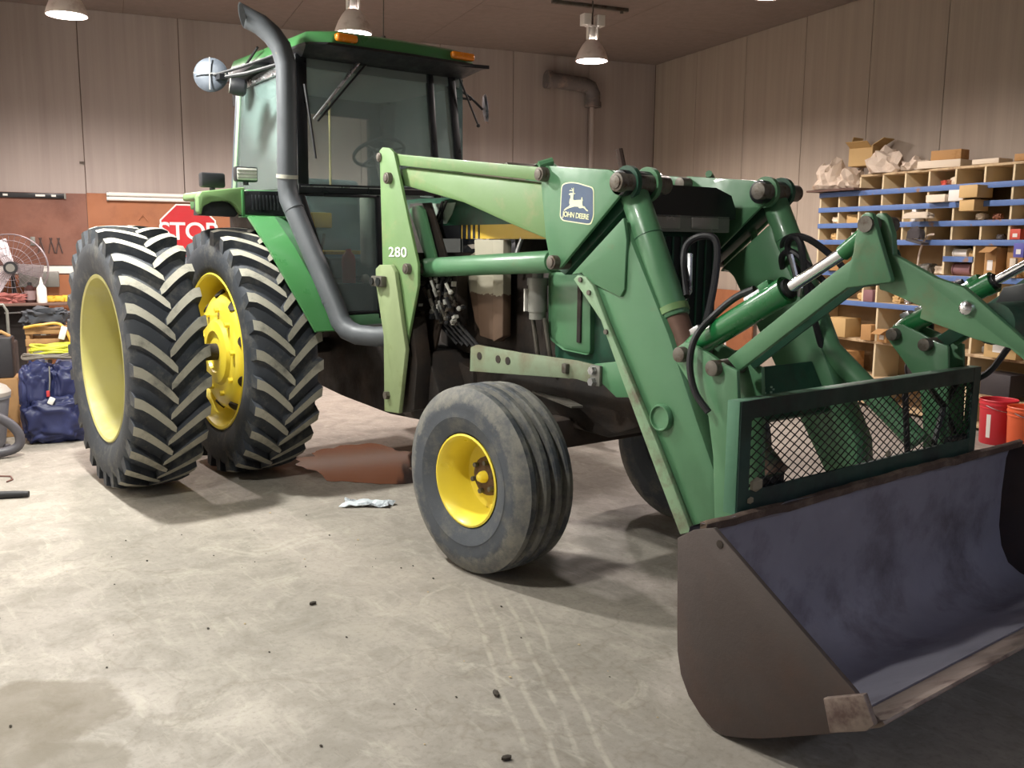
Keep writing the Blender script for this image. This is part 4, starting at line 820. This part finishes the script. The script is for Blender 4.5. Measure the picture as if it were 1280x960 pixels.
text('I-V80','lettering',.06,(.06,-.202,.30),(1,.25,0),(0,.05,1),WHITE,v,.002)
# blue quilted bundle
def lump(c,d,seed,n=3,amp=.12,freq=3,zfloor=True):
    bm=bmesh.new(); bmesh.ops.create_icosphere(bm,subdivisions=n,radius=1)
    V=[];
    for q in bm.verts:
        p=q.co; s=[math.copysign(abs(x)**.62,x) for x in p]; k=1+amp*mnoise.noise(p*freq+Vector((seed,0,0)))+amp*.6*mnoise.noise(p*freq*2.3+Vector((seed,5,0)))
        V.append((c[0]+s[0]*d[0]*k,c[1]+s[1]*d[1]*k,max(0.0,c[2]+s[2]*d[2]*k) if zfloor else c[2]+s[2]*d[2]*k))
    Fc=[tuple(x.index for x in f.verts) for f in bm.faces]; bm.free(); return V,Fc
NAVY=mat('navy_nylon','222850',.5,0,.15,5,dirt='343C6A',dscale=3,dlo=.5,dhi=.7,bump=.3,bscale=14)
bb=rthing('navy_sleeping_bag',-2.30,1.30,0,'bunched navy blue quilted bag slumped on floor beside outer rear wheel','bag')
m=MB(); m.add(*lump((.02,0,.20),(.24,.17,.20),1,5,.20,2.6)); m.add(*lump((-.10,.02,.44),(.13,.14,.22),5,5,.2,2.8)); m.add(*lump((.12,.04,.46),(.13,.14,.20),9,5,.2,2.8)); m.build('bag_body',NAVY,bb,smooth=60)
MB().box((.0,-.15,.36),(.045,.012,.06),Matrix.Rotation(.5,3,'Y')).build('white_emblem',WHITE,bb,bevel=.006); MB().box((-.02,-.148,.42),(.025,.012,.05)).build('red_tab',mat('red_cloth','B8383C',.7),bb,bevel=.004); MB().tube([(-.01,-.14,.44),(.0,-.145,.54),(.0,-.12,.64)],.006,6).build('draw_cord',GREY,bb)
# crate behind it, carrying cord coils and cloth
WOOD=mat('raw_wood','A07A50',.7,0,.2,8,dirt='7A5634',dscale=6); CARD=mat('cardboard','B48A58',.75,0,.1,6,dirt='9A7042',dscale=4)
cr=rthing('wooden_crate',-2.27,1.72,0,'slatted brown wooden crate behind the navy bag','crate')
for x in (-.2,.2):
    for y in (-.14,.14): MB().box((x,y,.46),(.03,.03,.92)).build('crate_post',WOOD,cr)
for z in (.25,.55,.68,.80,.90): 
    for y in (-.16,.16): MB().box((0,y,z),(.44,.015,.06)).build('slat',WOOD,cr,bevel=.003)
MB().box((0,0,.925),(.46,.36,.015)).build('crate_lid',WOOD,cr)
def coil(name,mt,b,n,z,rx,ry,turns,r,label,cat,sd):
    q=random.Random(sd); m=MB()
    for t in range(turns):
        k=1-.05*q.random()-.04*t/turns; zz=r*1.1+q.random()*r*2+t*r*.7; P=[]
        for i in range(29):
            a=2*PI*i/28; P.append((rx*k*math.cos(a)+q.uniform(-.004,.004),ry*k*math.sin(a),zz+.01*math.sin(3*a+t)))
        P[-1]=P[0]; m.tube(P,r,6,False)
    return rone(m,name,mt,b,n,z,label,cat)
coil('hose_coil',mat('grey_hose','6E6860',.6),-2.30,1.36,.675,.21,.13,4,.012,'coiled grey hose lying on top of the navy bag','hose coil',3)
coil('extension_cord_coil',mat('yellow_cord','C8C83A',.5),-2.26,1.40,.72,.19,.13,7,.011,'coiled yellow-green extension cord on the navy bag, above grey hose','cord coil',4)
rone(MB().hose([(-.22,-.17,.0),(-.1,-.18,.02),(.05,-.16,.02),(.12,-.2,-.1),(.15,-.2,-.22)],.012,8),'orange_yellow_cord',mat('amber_cord','C89A3A',.5),-2.27,1.70,.93,'amber yellow cord draped over the front of the wooden crate','cord')
rone(MB().box((0,0,.05),(.05,.03,.11),Matrix.Rotation(.3,3,'Y')),'power_adapter',WHITE,-2.20,1.50,.83,'white power adapter hanging above the coiled yellow cord','adapter',bevel=.008)
m=MB(); m.add(*lump((0,0,.06),(.17,.13,.08),21,4,.35,3)); rone(m,'black_cloth',mat('charcoal_cloth','3A3C42',.85,0,.2,8),-2.34,1.72,.935,'rumpled charcoal cloth lying on top of the wooden crate','cloth',smooth=60)
# bench with things
W2=mat('dark_bench','241C1A',.7); BT=mat('bench_top_wood','6A5248',.6,0,.2,5)
be=rthing('workbench',-2.80,4.62,0,'dark workbench with thin top against back wall at far left','workbench')
MB().box((0,0,.955),(1.06,.80,.03)).build('bench_top',BT,be,bevel=.006)
for x in (-.48,.27): 
    for y in (-.36,.36): MB().box((x,y,.47),(.05,.05,.94)).build('leg',GREY,be,bevel=.004)
MB().box((-.1,.2,.46),(.8,.3,.9)).build('cabinet',W2,be,bevel=.01); MB().box((-.1,-.05,.88),(.8,.03,.10)).build('apron',W2,be)
MB().tube([(-.1,-.3,.86),(.05,-.3,.865),(.17,-.3,.86)],.008,6).build('rail',STEEL,be)
fa=rthing('pedestal_fan',-2.83,4.64,.97,'large round wire-caged shop fan standing on workbench','fan'); FC=mat('fan_wire','8E8488',.4,.5)
m=MB(); c=Vector((0,0,.375))
def ring(r,y,t=.006,n=40): m.tube([c+Vector((r*math.cos(2*PI*k/n),y,r*math.sin(2*PI*k/n))) for k in range(n+1)],t,6,False)
for r in (.37,.30,.22,.14): ring(r,-.10+(.05 if r>.35 else 0),.003 if r<.35 else .008)
ring(.37,.08,.006)
for k in range(36):
    a=2*PI*k/36; d=Vector((math.cos(a),0,math.sin(a))); m.tube([c+d*.06+Vector((0,-.11,0)),c+d*.34+Vector((0,-.09,0)),c+d*.37+Vector((0,0,0)),c+d*.35+Vector((0,.08,0))],.0022,4)
m.build('cage',FC,fa); FBL=mat('fan_blade','C8C0C4',.35,.3)
for k in range(3):
    a=2*PI*k/3+2.0; d=Vector((math.cos(a),0,math.sin(a))); e_=Vector((-math.sin(a),0,math.cos(a)))
    MB().add([c+d*.05-e_*.05+Vector((0,.02,0)),c+d*.31-e_*.10+Vector((0,.05,0)),c+d*.33+e_*.06+Vector((0,-.04,0)),c+d*.06+e_*.05+Vector((0,-.02,0))],[(0,1,2,3)]).build('blade',FBL,fa,smooth=0)
MB().cyl(c+Vector((0,-.12,0)),c+Vector((0,.18,0)),.07,20).build('motor',BLACK,fa); MB().cyl(c+Vector((0,-.126,0)),c+Vector((0,-.12,0)),.045,20).build('badge',GREY,fa)
m=MB().cyl((0,.1,0),(0,.1,.4),.025,10); m.lathe([(1e-3,0),(.2,0),(.2,.02),(1e-3,.03)],(0,.1,0),'z',24); m.build('stand',BLACK,fa)
rone(MB().box((.16,0,.10),(.42,.06,.18)),'grey_machine_box',GREY,-2.74,4.96,1.10,'flat grey metal box behind the fan on workbench','box',bevel=.01)
bt=rthing('dark_bottle',-2.64,4.36,.97,'dark brown bottle with label on workbench beside white spray bottle','bottle'); MB().lathe([(1e-3,0),(.055,0),(.057,.02),(.057,.15),(.03,.18),(.02,.19),(1e-3,.19)],n=20).build('bottle_body',mat('dark_brown_bottle','3A2220',.35),bt); MB().cyl((0,0,.19),(0,0,.22),.022,12).build('cap',BLACK,bt); MB().lathe([(.0585,.03),(.0585,.13)],n=20).build('bottle_label',mat('grey_label','8E7A7A',.6),bt)
bt=rthing('white_squeeze_bottle',-2.52,4.28,.97,'white squeeze bottle with pointed nozzle on workbench','bottle'); MB().lathe([(1e-3,0),(.05,0),(.052,.02),(.05,.16),(.03,.19),(.022,.2),(1e-3,.2)],n=20).build('bottle_body',WHITE,bt); MB().lathe([(.022,.2),(.02,.22),(.005,.28),(1e-3,.28)],n=12).build('nozzle',WHITE,bt)
rone(MB().add(*lump((0,0,.04),(.2,.1,.06),31,4,.5,3)),'red_rag_heap',mat('dusty_red_rags','9A5E58',.8),-2.92,4.33,.97,'heap of dusty red rags at the left end of the workbench','rags',smooth=60)
for k,(b,n,lab) in enumerate([(-2.44,4.40,'yellow work glove on workbench right of white bottle'),(-2.36,4.42,'orange-yellow work glove on workbench corner')]): rone(MB().add(*lump((0,0,.03),(.06,.05,.035),41+k,3,.3,3)),'work_glove',mat('glove_yellow','D8A838',.7),b,n,.97,lab,'glove','gloves on the workbench',smooth=60)
rone(MB().box((0,0,.035),(.10,.1,.07)),'yellow_drill',mat('tool_yellow','E0BE3A',.5),-2.28,4.45,.97,'small yellow tool at the right corner of the workbench','tool',bevel=.01)
m=MB().box((0,0,.17),(.36,.26,.34)); tb=rthing('black_toolbox',-2.78,1.75,.50,'black toolbox with beige handle on a wooden plank, left edge','toolbox'); m.build('box',mat('toolbox_black','2C2A2E',.6),tb,bevel=.015); MB().tube([(-.15,0,.34),(-.14,0,.38),(.1,0,.38),(.16,0,.34)],.015,8).build('handle',CARD,tb)
m=MB().box((0,0,.25),(.46,.34,.5)); rone(m,'low_wooden_stand',WOOD,-2.80,1.75,0,'pale wooden stand under the black toolbox behind the shop vacuum','stand',bevel=.01)
rone(MB().tube([(-.05,0,.0),(-.05,0,.28),(-.02,0,.34),(.06,0,.34),(.09,0,.28),(.09,0,.0)],.013,8),'tubular_handle',GREY,-2.80,2.6,.72,'bent grey tube handle above the toolbox under the bench','handle')
rone(MB().box((0,0,.36),(.3,.3,.72)),'dark_bin',W2,-2.80,2.6,0,'dark bin under the bent tube handle at left','bin',bevel=.02)
rone(MB().cyl((0,0,.0),(0,0,.34),.05,14).cyl((0,0,.34),(0,0,.36),.055,14),'beige_canister',mat('beige_canister','B8A078',.6),-2.19,3.9,.62,'tall beige canister beside bench leg, behind rear wheel','canister')
rone(MB().box((0,0,.31),(.3,.3,.62)),'small_dark_stand',W2,-2.17,3.95,0,'dark stand under the beige canister','stand')
# wall items
lv=rthing('spirit_level',-2.62,Y1-.04,2.165,'long black spirit level hung along the top of brown plywood','level'); MB().box((0,0,0),(.72,.025,.06)).build('body',BLACKG,lv,bevel=.004)
for x in (-.26,.1,.24): MB().box((x,-.014,0),(.05 if x!=.1 else .10,.004,.022)).build('vial',WHITE,lv,bevel=.001)
MB().box((.36,-.002,0),(.02,.03,.064)).build('end_cap',GREY,lv)
ft=rthing('fluorescent_tube_fixture',-1.10,Y1-.06,2.175,'pair of white tubes mounted horizontally above the stop sign','light fixture')
for z in (-.025,.028): MB().cyl((-.71,0,z),(1.2,0,z),.024,14).build('tube',WHITE,ft)
for x in (-.70,1.2): MB().box((x,.01,0),(.03,.05,.11)).build('end_bracket',GREY,ft,bevel=.004)
ss=rthing('stop_sign',-.90,Y1-.035,1.775,'red octagonal STOP sign on plywood behind the rear tyres','sign'); ra=.36
def octo(r): return [(r*math.cos(PI/8+PI/4*k)/math.cos(PI/8),r*math.sin(PI/8+PI/4*k)/math.cos(PI/8)) for k in range(8)]
MB().prism(octo(.33),-.004,.0).build('sign_plate',WHITE,ss,smooth=0); MB().prism(octo(.312),-.006,-.004).build('red_face',mat('sign_red','B4232A',.4,0,.08,8,dirt='C8A8A4',dscale=10,dlo=.66,dhi=.7),ss,smooth=0)
text('STOP','lettering',.30,(0,-.0075,-.01),(1,0,0),(0,0,1),WHITE,ss,.0008,.95,.004)
PLR=mat('plier_metal','5A4A46',.5,.4)
for k,b in enumerate((-2.55,-2.44,-2.36)):
    m=MB().tube([(-.03,0,-.12),(-.012,0,-.02),(.01,0,.06)],.008,6); m.tube([(.035,0,-.12),(.012,0,-.02),(-.01,0,.06)],.008,6)
    rone(m,'pliers',PLR,b,Y1-.03,1.62,['rusty pliers hung on brown plywood, leftmost of three','rusty pliers hung on brown plywood, middle one of three','rusty pliers hung on brown plywood, rightmost of three'][k],'pliers','pliers hanging on the plywood')
m=MB().tube([(-.05,0,-.05),(.0,-.02,.02),(.06,0,-.06)],.006,6); rone(m,'wire_hook',mat('copper_wire','B0785A',.5),-1.42,Y1-.03,1.95,'small copper wire hook on plywood left of the stop sign','hook')
rone(MB().box((0,0,0),(.05,.02,.10)),'wall_switch',GREY,-2.63,Y1-.03,1.64,'small grey switch plate on brown plywood above the fan','switch',bevel=.004)
m=MB().box((0,0,0),(.05,.03,.025)); rone(m,'wall_clip',IRON,-2.06,Y1-.02,2.56,'small dark clip on the pale wall seam, upper left','clip')
# ================================================================== SHELVES
SB=5.40; SD=.33; SW=mat('shelf_board','C4AD88',.7,0,.12,8,dirt='8E6E50',dscale=5); SWD=mat('shelf_divider','DCCBA6',.7,0,.1,8); SBL=mat('blue_shelf_edge','5A78AE',.5,0,.1,8,dirt='8E7260',dscale=7,dlo=.60,dhi=.66)
sh=rthing('parts_bin_shelf',SB,0,0,'tall wooden pigeonhole shelf with blue painted edges along right wall','shelf')
NL,NR=1.04,-3.2
def brd(n0,n1,z,t=.022,blue=True,name='shelf_board'):
    MB().box((SD/2,(n0+n1)/2,z-t/2),(SD,n0-n1,t)).build(name,SW,sh,bevel=.002)
    if blue: MB().box((-.008,(n0+n1)/2,z-.026),(.014,n0-n1,.052)).build('blue_edge_strip',SBL,sh,bevel=.003)
brd(.45,NR,2.395,.022,False,'top_board')
for z in (2.235,2.075,1.905,1.73): brd(NL,NR,z)
brd(NL,NR,1.40,.022); brd(NL,NR,1.095); brd(NL,NR,.70,.03,False); brd(NL,NR,.33,.03,False); brd(NL,NR,.06,.03,False)
MB().box((SD+.008,(.46+NR)/2,1.2),(.012,.46-NR,2.38)).build('back_board',mat('shelf_back','8E7656',.8,0,.15,6),sh); MB().box((SD+.008,(NL+.462)/2,1.12),(.012,NL-.462,2.22)).build('back_board',mat('shelf_back','8E7656',.8,0,.15,6),sh)
divs=[.745,.45,.14,-.15,-.44,-.745,-1.06,-1.35,-1.65,-1.95,-2.25,-2.55,-2.85]
lev=[(2.395,2.235),(2.235,2.075),(2.075,1.905),(1.905,1.73)]
for zi,(a,b) in enumerate(lev):
    for d in divs+[NL-.01,NR+.01]:
        if zi==0 and d>.5: 
            continue
        if zi in(1,2) and d==-1.06: continue
        MB().box((SD/2,d,(a+b)/2-.011),(SD,.02,a-b-.022)).build('divider',SWD,sh)
for d in (NL-.01,.2,-.68,-1.01,-2.0,NR+.01): MB().box((SD/2,d,1.565),(SD,.022,.31)).build('divider',SWD,sh)
MB().box((SD/2,-.845,1.555),(SD,.31,.02)).build('shelf_board',SW,sh); MB().box((-.006,-.845,1.553),(.014,.33,.05)).build('blue_edge_strip',SBL,sh)
for d in (NL-.01,.32,.13,-.5,-1.3,-2.2,NR+.01): MB().box((SD/2,d,1.235),(SD,.022,.28)).build('divider',SWD,sh)
for z0_,z1_ in ((.70,1.07),(.33,.67),(.06,.30)):
    for d in (NL-.01,.10,-1.05,-2.1,NR+.01): MB().box((SD/2,d,(z0_+z1_)/2),(SD,.024,z1_-z0_)).build('divider',SWD,sh)
# contents
PAL={'card':CARD,'white':WHITE,'kraft':mat('kraft_box','C8A872',.7,0,.08,6),'red':mat('red_box','C8503E',.6),'grey':GREY,'dark':mat('dark_part','3E3A3C',.6,.2),'rust':mat('rusty_part','8A5A44',.7,.2),'cream':mat('cream_packet','E0D2BC',.7,0,.06,8),'blue':mat('blue_box','5A5AA8',.6),'steel':STEEL,'pink':mat('mauve_part','8A6468',.6)}
def carton(n,z,w,d,h,mt,label,rz=0,x=.14,group=None,cat='box',flap=False,lab=False):
    e=rthing('carton',SB+x,n,z,label,cat,group,rz); MB().box((0,0,h/2),(d,w,h)).build('box_body',PAL[mt],e,bevel=.004)
    if flap or mt in('blue','red'): MB().box((-d/2-.001,0,h*.4),(.002,w*.45,h*.35)).build('paper_label',WHITE,e)
    if flap: MB().box((-d/2-.04,0,h-.02),(.10,w*.98,.004),Matrix.Rotation(-.5,3,'Y')).build('flap',PAL[mt],e)
    return e
def part(n,z,r,mt,label,x=.10,kind='lump',group=None,cat='machine part',l=.12):
    if kind=='lump': m=MB().add(*lump((0,0,r*.8),(r,r*1.2,r*.8),n*37+z*11,3,.4,3))
    else: m=MB().cyl((0,-l/2,r),(0,l/2,r),r,14).cyl((0,-l/2-.01,r),(0,-l/2,r),r*1.15,14).cyl((0,l/2,r),(0,l/2+.01,r),r*1.15,14)
    return rone(m,{'lump':'spare_part','cyl':'pipe_fitting'}[kind],PAL[mt],SB+x,n,z,label,cat,group,smooth=50 if kind=='lump' else 40)
# upper pigeonholes, named from the left and by level
part(-.62,2.237,.035,'rust','reddish round parts in top pigeonhole row, below long cartons'); part(-.54,2.237,.03,'red','small red spool in top pigeonhole row, below long cartons'); part(-.68,2.237,.045,'cream','crumpled tan paper in top pigeonhole row, near the corner post')
carton(-.60,2.077,.22,.2,.07,'cream','flat white packets stacked in second pigeonhole row',0,.02); carton(-.84,2.077,.14,.24,.10,'white','pale lilac printed packet sticking out of second row',.2,.0)
carton(-1.02,2.10,.18,.22,.11,'kraft','tan carton jutting out of second row, upper of two',.1,-.05); carton(-1.0,1.985,.16,.18,.10,'kraft','tan carton jutting out over third row, lower of two',0,-.04)
part(.85,1.907,.045,'cream','tangle of pale scraps in third row, leftmost pigeonhole'); carton(.62,1.907,.14,.16,.09,'kraft','small tan carton in third row near left end',.3); carton(.12,1.907,.12,.18,.05,'cream','flat cream packet in third row behind grapple tip',0)
carton(-.22,1.907,.12,.12,.06,'cream','low cream box in third row beside upright white sleeve',.1); carton(-.29,1.907,.05,.12,.14,'white','upright white paper sleeve in third row',0,.05); part(-.98,1.907,.04,'cream','brown paper scrap in third row under tan cartons'); part(-1.15,1.907,.035,'rust','bent rusty bracket in third row, under tan cartons')
part(.86,1.732,.045,'kraft','tan crumpled paper in fourth row at the left end'); carton(.58,1.732,.10,.16,.08,'white','tilted white packet in fourth row near left end',.5); part(-.25,1.732,.02,'steel','tiny bolt heap in fourth row, left of grey cap'); part(-.34,1.732,.02,'grey','tiny nut heap in fourth row, right of bolt heap')
part(-1.20,1.732,.03,'dark','loose dark clamps in fourth row beside red carton'); carton(-1.42,1.732,.10,.14,.09,'red','red and white carton in fourth row at right edge',0,.06)
# cap hanging on the shelf edge and a bent tube below
cp_=rthing('cloth_hat',SB-.12,-.46,1.93,'pale grey cloth hat with dark strap hanging from the blue shelf edge','hat'); MB().add(*lump((0,0,0.0),(.07,.16,.06),77,4,.15,2)).build('crown',mat('cap_pale','C8BCA8',.8),cp_,smooth=60); MB().add(*lump((.0,.0,.0),(.04,.09,.10),78,3,.3,3)).build('strap',mat('cap_dark','3A3638',.8),cp_,smooth=60,loc=(0,.02,-.19)); MB().box((-.05,-.05,-.22),(.1,.20,.02),Matrix.Rotation(.2,3,'X')).build('brim',mat('cap_dark2','4A4646',.8),cp_,bevel=.008)
rone(MB().hose([(0,-.08,.06),(-.03,-.02,.04),(-.03,.05,-.10),(-.02,.08,-.33)],.010,8),'bent_tube',mat('pale_tube','C8B8A8',.5),SB-.03,-.50,1.72,'thin pale bent tube hanging from the shelf below grey cap','tube')
part(-.20,1.402,.045,'cream','rolled pale packet in wide bay below blue shelf edge',kind='cyl',l=.2,cat='roll'); part(-.42,1.402,.06,'grey','heap of grey and white fittings in the wide bay'); part(-.58,1.402,.05,'cream','pale dusty fitting heap beside bay post')
part(-.80,1.567,.04,'white','white canister lying in the small bay above the short blue edge',kind='cyl',l=.14,cat='canister'); part(-.94,1.567,.03,'kraft','tan tube end in the small bay above the short blue edge',kind='cyl',l=.06,cat='tube')
part(-.84,1.402,.055,'pink','mauve cast machine part in the small bay below the short blue edge',kind='cyl',l=.18)
carton(-1.10,1.402,.08,.14,.15,'card','leaning brown carton flap in bay right of small bays',.4); carton(-1.22,1.402,.12,.2,.26,'card','tall brown carton with blue label in right bay',0,.06,flap=True); carton(-1.40,1.402,.20,.2,.28,'card','large plain brown carton in right bay',.1,.16)
carton(-1.50,1.58,.10,.1,.12,'blue','small blue and white carton on top of spools, right bay',0,.0); part(-1.52,1.402,.06,'kraft','pale wooden spool in right bay near the photo edge',kind='cyl',l=.1,cat='spool'); carton(-1.44,1.402,.05,.05,.17,'cream','narrow pale stick box in right bay',.3,-.02)
# below the grapple arm
part(.40,1.097,.05,'kraft','yellowish packet below the grapple arm, left bay'); carton(.225,1.097,.13,.16,.12,'pink','dusty box with dark contents below grapple arm',0,.06); part(-.08,1.097,.05,'kraft','tan rag on lower blue shelf below grapple arm'); part(-.2,1.097,.03,'steel','pale small fitting on lower blue shelf below grapple arm')
part(-.06,.702,.045,'cream','pale figurine-shaped part on plain shelf behind brown cartons',x=.16); part(-.22,.702,.06,'rust','rusty brown part heap on plain shelf right of brown cartons',x=.16)
carton(.19,.702,.13,.15,.16,'card','closed brown carton on plain shelf, left of open one',.1,.02); carton(-.06,.702,.14,.14,.13,'card','open brown carton with raised flap on plain shelf',-.1,.0,flap=True)
part(-1.18,.702,.05,'grey','grey fittings on plain shelf above the red bucket'); carton(-1.42,.702,.30,.30,.22,'kraft','tan torn carton on plain shelf above the buckets',.1,.06,flap=True); carton(-1.9,.702,.3,.28,.2,'card','brown carton on plain shelf beyond the buckets',0)
carton(.75,1.402,.18,.2,.14,'card','tan carton in left bay behind the far cylinder',.1,.05); carton(.62,.702,.26,.24,.2,'kraft','tan carton on plain shelf behind far loader arm',.1,.05); carton(.55,.36,.28,.24,.2,'card','brown carton on low shelf behind far loader arm',0,.05)
part(-.5,.36,.12,'dark','dark round drum lying on the low shelf, seen above screen',kind='cyl',l=.3,cat='drum'); carton(-1.4,.36,.3,.24,.2,'dark','dark box on the low shelf behind red bucket',0,.05)
# things on top of the shelf
ZT=2.40
for k,(n,d,lab,sd) in enumerate([(1.0,(.36,.36,.38),'large crumpled white paper sack at left end of the shelf top',51),(.66,(.34,.22,.26),'crumpled pale paper sack in front of open carton on shelf top',57),(.20,(.32,.38,.30),'folded white paper sack right of open carton on shelf top',63),(-.17,(.28,.22,.17),'small flat crumpled sack left of the long cartons',69)]):
    bm=bmesh.new(); bmesh.ops.create_icosphere(bm,subdivisions=3,radius=.5)
    for v_ in bm.verts:
        p_=v_.co.copy(); q_=1+.55*mnoise.noise(p_*4+Vector((sd,0,0)))+.25*mnoise.noise(p_*9+Vector((sd,0,0))); v_.co=Vector((p_.x*d[0]*q_,p_.y*d[1]*q_,max(0,(p_.z+.22)*d[2]*q_)))
    me=bpy.data.meshes.new('paper_sack'); bm.to_mesh(me); bm.free(); me.materials.append(mat('paper_sack_white','D8C8B6',.75,0,.1,10,dirt='B49A80',dscale=5)); o=bpy.data.objects.new('paper_sack',me); COL.objects.link(o); o.location=room(SB+.10,n,2.272 if n>.5 else ZT); o.rotation_euler=(0,0,RA); tag(o,lab,'paper sack','paper sacks on the shelf top')
MB_=MB().box((SD/2-.06,.77,-.01),(SD+.12,.72,.02)); rone(MB_,'sack_board',mat('dark_board','5A4238',.7),SB,0,2.262,'thin dark board under the paper sacks at shelf end','board')
oc=rthing('open_carton',SB+.20,.60,2.50,'open brown carton with raised flaps above the paper sacks','box',None,.3)
for c_,d_ in (((-.12,0,.1),(.006,.26,.2)),((.12,0,.1),(.006,.26,.2)),((0,-.13,.1),(.24,.006,.2)),((0,.13,.1),(.24,.006,.2)),((0,0,.0),(.24,.26,.006))): MB().box(c_,d_).build('carton_wall',PAL['kraft'],oc)
MB().box((-.02,-.19,.235),(.22,.14,.006),Matrix.Rotation(-.5,3,'X')).build('flap',PAL['kraft'],oc); MB().box((.05,.15,.25),(.2,.006,.12),Matrix.Rotation(.3,3,'X')).build('flap',PAL['kraft'],oc); MB().box((-.17,.0,.21),(.12,.24,.006),Matrix.Rotation(.5,3,'Y')).build('flap',PAL['kraft'],oc)
carton(-.50,ZT,.42,.24,.07,'cream','long flat pale carton on shelf top, under brown one',.25,.12); carton(-.55,ZT+.073,.30,.14,.09,'card','brown carton lying on the long flat pale carton',.2,.12); carton(-1.02,ZT,.26,.2,.045,'cream','flat pale packet on shelf top right of long cartons',.1,.12); carton(-1.42,ZT,.2,.2,.06,'card','brown packet on shelf top at photo edge',.1,.12)
# buckets
def pail(b,n,mt,label,stripe):
    e=rthing('pail',b,n,0,label,'bucket','plastic pails by the shelf')
    MB().lathe([(1e-3,.0),(.130,.0),(.134,.01),(.146,.30),(.150,.302),(.150,.312),(.147,.314),(.148,.335),(.154,.337),(.154,.35),(.149,.352),(.150,.372),(.155,.375),(.150,.382),(.144,.375),(.13,.05),(1e-3,.04)],n=36).build('pail_body',mt,e,smooth=30)
    MB().tube([(-.152*math.cos(t),-.155*abs(math.sin(t))-.0,.335-.05*math.sin(t)) for t in [PI*k/14 for k in range(15)]],.003,6).build('wire_bail',STEEL,e)
    return e
RP=mat('red_plastic','C22A36',.4,0,.04,5,coat=.2); OP=mat('orange_plastic','E8673A',.4,0,.04,5,coat=.2)
e=pail(5.13,-1.62,RP,'red plastic pail with white label on floor by the shelf',0)
def curved(e,a0,a1,z0,z1,mt,name,r=.1475):
    m=MB(); V=[]; n=6
    for k in range(n+1):
        a=a0+(a1-a0)*k/n
        for z in (z0,z1): rr=.1345+(.146-.134)*(z/.30)+.001; V.append((rr*math.cos(a),rr*math.sin(a),z))
    return m.add(V,[(2*k,2*k+2,2*k+3,2*k+1) for k in range(n)]).build(name,mt,e,smooth=60)
curved(e,PI+.05,PI+.30,.06,.26,WHITE,'paper_label'); curved(e,-1.75,-1.25,.17,.245,PAL['blue'],'blue_print')
for r_ in range(7):
    for c_ in range(6):
        if (r_*3+c_*5+r_*c_)%3: a=-1.85+.11*c_; curved(e,a,a+.07,.06+.015*r_,.070+.015*r_,WHITE,'warning_print')
pail(5.02,-1.98,OP,'orange plastic pail in front of red pail, at photo edge',0)
flush_text()
